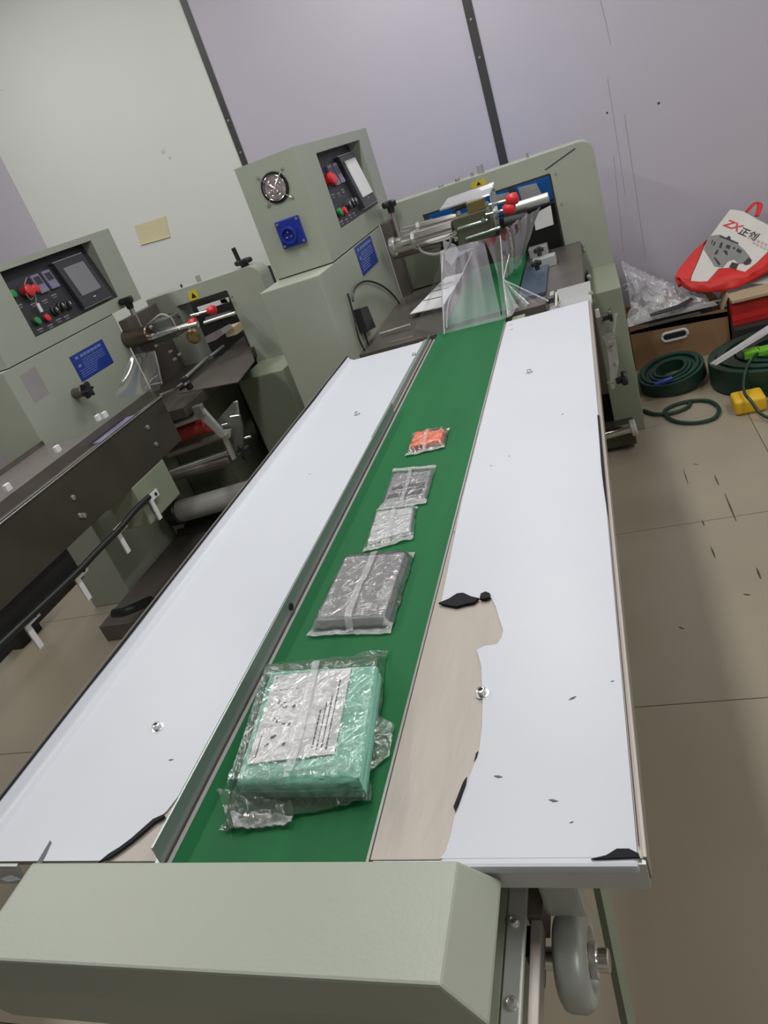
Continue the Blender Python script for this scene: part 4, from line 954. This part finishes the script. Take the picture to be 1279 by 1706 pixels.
# crumpled clear bag spilling out of the box
pb = thing('plastic_bag', 'crumpled cloudy plastic bag spilling over the cardboard box', 'bag', (.23, 3.80, .12))
def crump(u, v):
    a = at_y(1036, 436, 3.98).lerp(at_y(1122, 478, 3.92), u); b = at_y(1046, 548, 3.60).lerp(at_y(1204, 512, 3.66), u)
    p = a.lerp(b, v)
    w = math.sin(min(1, v*1.1)*math.pi)
    p += Vector((.05*vn((u*3, v*3), 1.6, 2)*w, -.10*w*.6+.07*vn((u*4, v*4), 1.5, 5)*w, .05*vn((u*4, v*5), 1.7, 9)*w+.02*abs(vn((u*9, v*9), 1.9, 3))))
    p.y = min(p.y, 4.07); p.z = max(p.z, .235 if p.y > Y0-.02 and v > .8 else p.z)
    return p
grid('bag_front', crump, 40, 40, CLOUDY, pb)
def crump2(u, v):
    a = at_y(1040, 450, 4.05).lerp(at_y(1150, 480, 4.05), u); b = at_z(1056, 540, .24).lerp(at_z(1196, 508, .24), u)
    p = a.lerp(b, v); w = math.sin(v*math.pi); p += Vector((0, .03*vn((u*4, v*4), 1.5, 15)*w, .03*vn((u*5, v*5), 1.7, 19)*w)); p.y = min(p.y, 4.08); return p
grid('bag_back', crump2, 24, 24, CLOUDY, pb)
for (u, v, s) in ((1038, 476, .03), (1042, 484, .03), (1050, 452, .02)):
    a = at_y(u, v, 3.70); tube('bag_crease', smoothpath([a, a+Vector((s*.4, 0, s*.2)), a+Vector((s, -.005, -s*.1))]), .003, SEAL, pb, 6)
for k, pts in enumerate((((1082, 524), (1130, 508), (1150, 497), (1156, 499), (1132, 514), (1084, 528)), ((1080, 541), (1165, 520), (1168, 523), (1080, 545)))):
    prism('dark_strip', [at_z(u, v, .265-.01*k) for u, v in pts], (0, 0, .003), DARK, pb)
# red carton with pale lid board
rcx = thing('red_carton', 'red carton beside the cardboard box under the tote bag', 'box', (.66, 3.72, 0))
ZC = .236
box('carton_body', .512, .90, 3.575, 3.69, .125, ZC, REDBOX, rcx, .002)
box('carton_band', .512, .90, 3.5735, 3.5765, .150, .175, RED, rcx)
tag(prism('pale_board', [(.515, 3.56, ZC+.001), (.92, 3.555, ZC+.001), (.92, 3.70, ZC+.001), (.515, 3.70, ZC+.001)], (0, 0, .012), CARDL), 'pale board lying on top of the red carton', 'board')
tag(box('dark_crate', .508, .92, 3.52, 3.90, 0, .124, DARK, None, .003), 'black crate under the red carton', 'crate')
# tote bag
def bagp(u, v, off=0.0):
    r = ray(u, v); n = Vector((.10, -1, 1.0)); q = Vector((.55, 3.715+off, .27)); return CAM+r*((q-CAM).dot(n)/r.dot(n))
tb = thing('tote_bag', 'white and red tote bag with printed lettering leaning on the wall', 'tote bag', (.58, 3.82, .235))
nb = Vector((.10, -1, 1.0)).normalized()
outline = [(1216, 349), (1228, 350), (1240, 353), (1262, 366), (1290, 380), (1330, 392), (1330, 470), (1279, 452), (1262, 440), (1250, 452), (1236, 458), (1222, 450), (1200, 449), (1190, 455), (1178, 470), (1150, 470), (1152, 460), (1166, 428), (1176, 404), (1184, 392), (1200, 370)]
wp_ = [bagp(u, v) for u, v in outline]
lab(prism('front_panel', wp_, -nb*.006, BAGW, tb), 'white printed front of the bag')
def bagbody(u, v):
    a = bagp(1216, 349).lerp(bagp(1330, 395), u); b = bagp(1128, 470).lerp(bagp(1330, 470), u); p = a.lerp(b, v)-nb*(.010+.045*math.sin(u*math.pi)*math.sin(v*math.pi)+.01); return p
grid('back_panel', bagbody, 12, 12, BAGW, tb, True, .004)
def redstrip(name, pts, d=.012, lift=.001):
    q = [bagp(u, v)+nb*lift for u, v in pts]; return prism(name, q, -nb*d, BAGR, tb)
redstrip('side_gusset', [(1178, 398), (1172, 406), (1165, 428), (1152, 458), (1149, 466), (1130, 474), (1124, 459), (1135, 442), (1155, 418)], .03)
def gus(u, v):
    top = [(1126, 463), (1150, 470), (1178, 471), (1197, 449), (1218, 448), (1240, 455), (1262, 438), (1285, 415), (1330, 390)]
    bot = [(1137, 480), (1150, 488), (1182, 490), (1205, 487), (1225, 483), (1245, 474), (1268, 462), (1290, 450), (1330, 440)]
    k = min(int(u*8), 7); f = u*8-k
    a = bagp(*top[k]).lerp(bagp(*top[k+1]), f); b = bagp(*bot[k]).lerp(bagp(*bot[k+1]), f)
    p = a.lerp(b, v)+nb*(.004+.030*math.sin(v*math.pi*.9)+.008*vn((u*8, v*3), 1.5, 2)); return p
lab(grid('bottom_gusset', gus, 40, 10, BAGR, tb, True, .003), 'shiny red folded bottom gusset')
hp = [bagp(u, v)+nb*.004 for u, v in ((1243, 354), (1250, 346), (1256, 340), (1261, 339), (1265, 342), (1264, 351), (1260, 361))]
bm = BM(); add_tube(bm, smoothpath(hp, 5), .013, 8, False, (1, .35)); mk('handle', bm, BAGR, tb, True)
rdir = (bagp(1255, 394)-bagp(1203, 372)).normalized(); udir = (bagp(1206, 366)-bagp(1199, 381)).normalized()
udir = (udir-rdir*udir.dot(rdir)).normalized()
text_mesh('lettering', 'ZX', bagp(1203.5, 375.5)+nb*.0012, rdir, udir, .056, RED, tb, .0006, .25, .0012)
text_mesh('lettering', '正创', bagp(1228, 388)+nb*.0012, rdir, udir, .046, BAGK, tb, .0006, .1, .0008)
bm = BM()
def pp(pts): add_prism(bm, [bagp(u, v)+nb*.0012 for u, v in pts], nb*.0005)
for k in range(5): u = 1256+k*6; v = 396+k*3; pp([(u, v), (u+4, v+1.8), (u+2.5, v+6), (u-1.5, v+4)])
for k in range(5): u = 1254+k*6; v = 402.5+k*3; pp([(u, v), (u+4, v+1.8), (u+3, v+5), (u-1, v+3)])
mk('pale_lettering', bm, PINKP, tb)['kind'] = 'stuff'
bm = BM(); pp([(1184, 393), (1200, 391), (1212, 397), (1226, 405), (1240, 417), (1250, 430), (1244, 438), (1230, 440), (1222, 432), (1212, 436), (1204, 446), (1190, 444), (1180, 428), (1172, 416), (1176, 404)])
mk('machine_print', bm, BAGG, tb)
bm = BM()
def pk(pts): add_prism(bm, [bagp(u, v)+nb*.002 for u, v in pts], nb*.0005)
for pts in ([(1199, 393), (1209, 397), (1214, 393), (1217, 396), (1216, 399), (1230, 405), (1229, 407), (1198, 395)], [(1200, 404), (1204, 405), (1201, 414), (1197, 413)], [(1210, 408), (1217, 410), (1214, 416), (1208, 413)], [(1204, 417), (1211, 418), (1212, 426), (1208, 424)], [(1186, 400), (1188, 401), (1185, 407), (1184, 406)], [(1190, 403), (1192, 404), (1189, 410), (1187, 409)],
            [(1194, 416), (1197, 417), (1194, 424), (1189, 424)], [(1190, 428), (1200, 440), (1197, 443), (1189, 431)], [(1219, 437), (1230, 440), (1226, 449), (1214, 445)], [(1222, 412), (1225, 413), (1223, 416), (1220, 415)], [(1237, 439), (1247, 429), (1252, 434), (1249, 440), (1241, 442)], [(1228, 414), (1236, 418), (1233, 423), (1226, 419)]):
    pk(pts)
mk('machine_print_details', bm, BAGK, tb)['kind'] = 'stuff'
# green belting coil lying flat (right) and tilted coil (left)
def ringcoil(name, label, c, R, r0, h, tiltx, tilty, seed, cat='belt coil'):
    t = thing(name, label, cat, (c[0], c[1], 0), 'green belting on the floor')
    Mx = Matrix.Rotation(tiltx, 3, 'X') @ Matrix.Rotation(tilty, 3, 'Y'); turns = 5; N = 40
    for k in range(turns):
        bm = BM(); ro = R-(R-r0)*k/turns; ri = ro-(R-r0)/turns*.82; dz = .006*((k*7+seed) % 3-1); A = []
        for j in range(N):
            a = 2*math.pi*j/N; wob = 1+.03*math.sin(a*2+seed+k*.4)
            ring = []
            for rr_, z in ((ro, 0), (ro, h), (ri, h), (ri, 0)):
                v = Mx @ Vector((rr_*wob*math.cos(a), rr_*wob*math.sin(a)*.92, max(0, z+dz))); ring.append(bm.verts.new(v+Vector(c)))
            A.append(ring)
        for j in range(N):
            for q in range(4): bm.faces.new((A[j][q], A[j][(q+1) % 4], A[(j+1) % N][(q+1) % 4], A[(j+1) % N][q]))
        mk('belt_turn', bm, DKGREEN, t, True)
    return t
ringcoil('belt_coil', 'large flat coil of dark green belting behind the yellow foam block', (.64, 3.23, .008), .285, .10, .105, 0, 0, 1)
ringcoil('belt_coil', 'loose tilted coil of dark green belting in front of the cardboard box', (.208, 3.33, .030), .146, .06, .060, .16, -.12, 4)
tube_b = thing('blue_tie', 'small blue plastic tie lying on the tilted green coil', 'tie', at_z(1108, 636, .12))
cyl('tie_strap', at_y(1090, 641, 3.17), at_y(1120, 630, 3.17), .010, BLUE, tube_b, 10)
lp_ = [at_z(u, v, .010) for u, v in ((1106, 688), (1125, 702), (1160, 704), (1190, 696), (1197, 680), (1180, 668), (1150, 668), (1120, 676))]
t = thing('belt_loop', 'thin green round belt looped on the floor beside the machine', 'belt', (lp_[0].x, lp_[0].y, 0))
tube('loop', smoothpath(lp_, 5, True), .008, DKGREEN, t, 8, True)
tube('tail', smoothpath([at_z(u, v, .010) for u, v in ((1072, 684), (1092, 690), (1120, 688), (1145, 678), (1150, 668))], 5), .008, DKGREEN, t, 8)
# strap running over the yellow block
t = thing('green_strap', 'long thin dark strap curving over the yellow foam block', 'strap', at_z(1240, 665, 0))
tube('strap', smoothpath([at_z(1262, 588, .16), at_z(1247, 605, .13), at_z(1239, 632, .11), at_z(1240, 655, .085), at_z(1250, 667, .076), at_z(1268, 690, .03), at_z(1300, 704, .010)], 6), .006, DKGREEN, t, 8)
# yellow foam block
yb0 = at_z(1225, 693, 0); bm = BM(); add_box(bm, yb0.x, yb0.x+.115, yb0.y-.01, yb0.y+.10, 0, .062); bev(bm, .014, 3)
tag(mk('foam_block', bm, YBLOCK, None, True), 'rounded yellow foam block on the tiled floor', 'block')
# grey board and lime clips
gbp = [at_y(1183, 607, 3.10), at_y(1192, 609, 3.06), at_y(1300, 543, 3.30), at_y(1300, 530, 3.36)]
tag(prism('metal_strip', gbp, (0, .004, .004), ALU), 'long pale metal strip leaning across the green coil', 'strip')
t = thing('lime_clip', 'pair of lime green plastic clips lying on the flat green coil', 'clip', at_z(1258, 590, .115))
for (u, v, s) in ((1252, 588, .034), (1276, 584, .034)):
    p = at_z(u, v, .125); bm = BM(); add_box(bm, p.x-s, p.x+s, p.y-.03, p.y+.03, .109, .14); bev(bm, .006); mk('clip_body', bm, LIME, t)
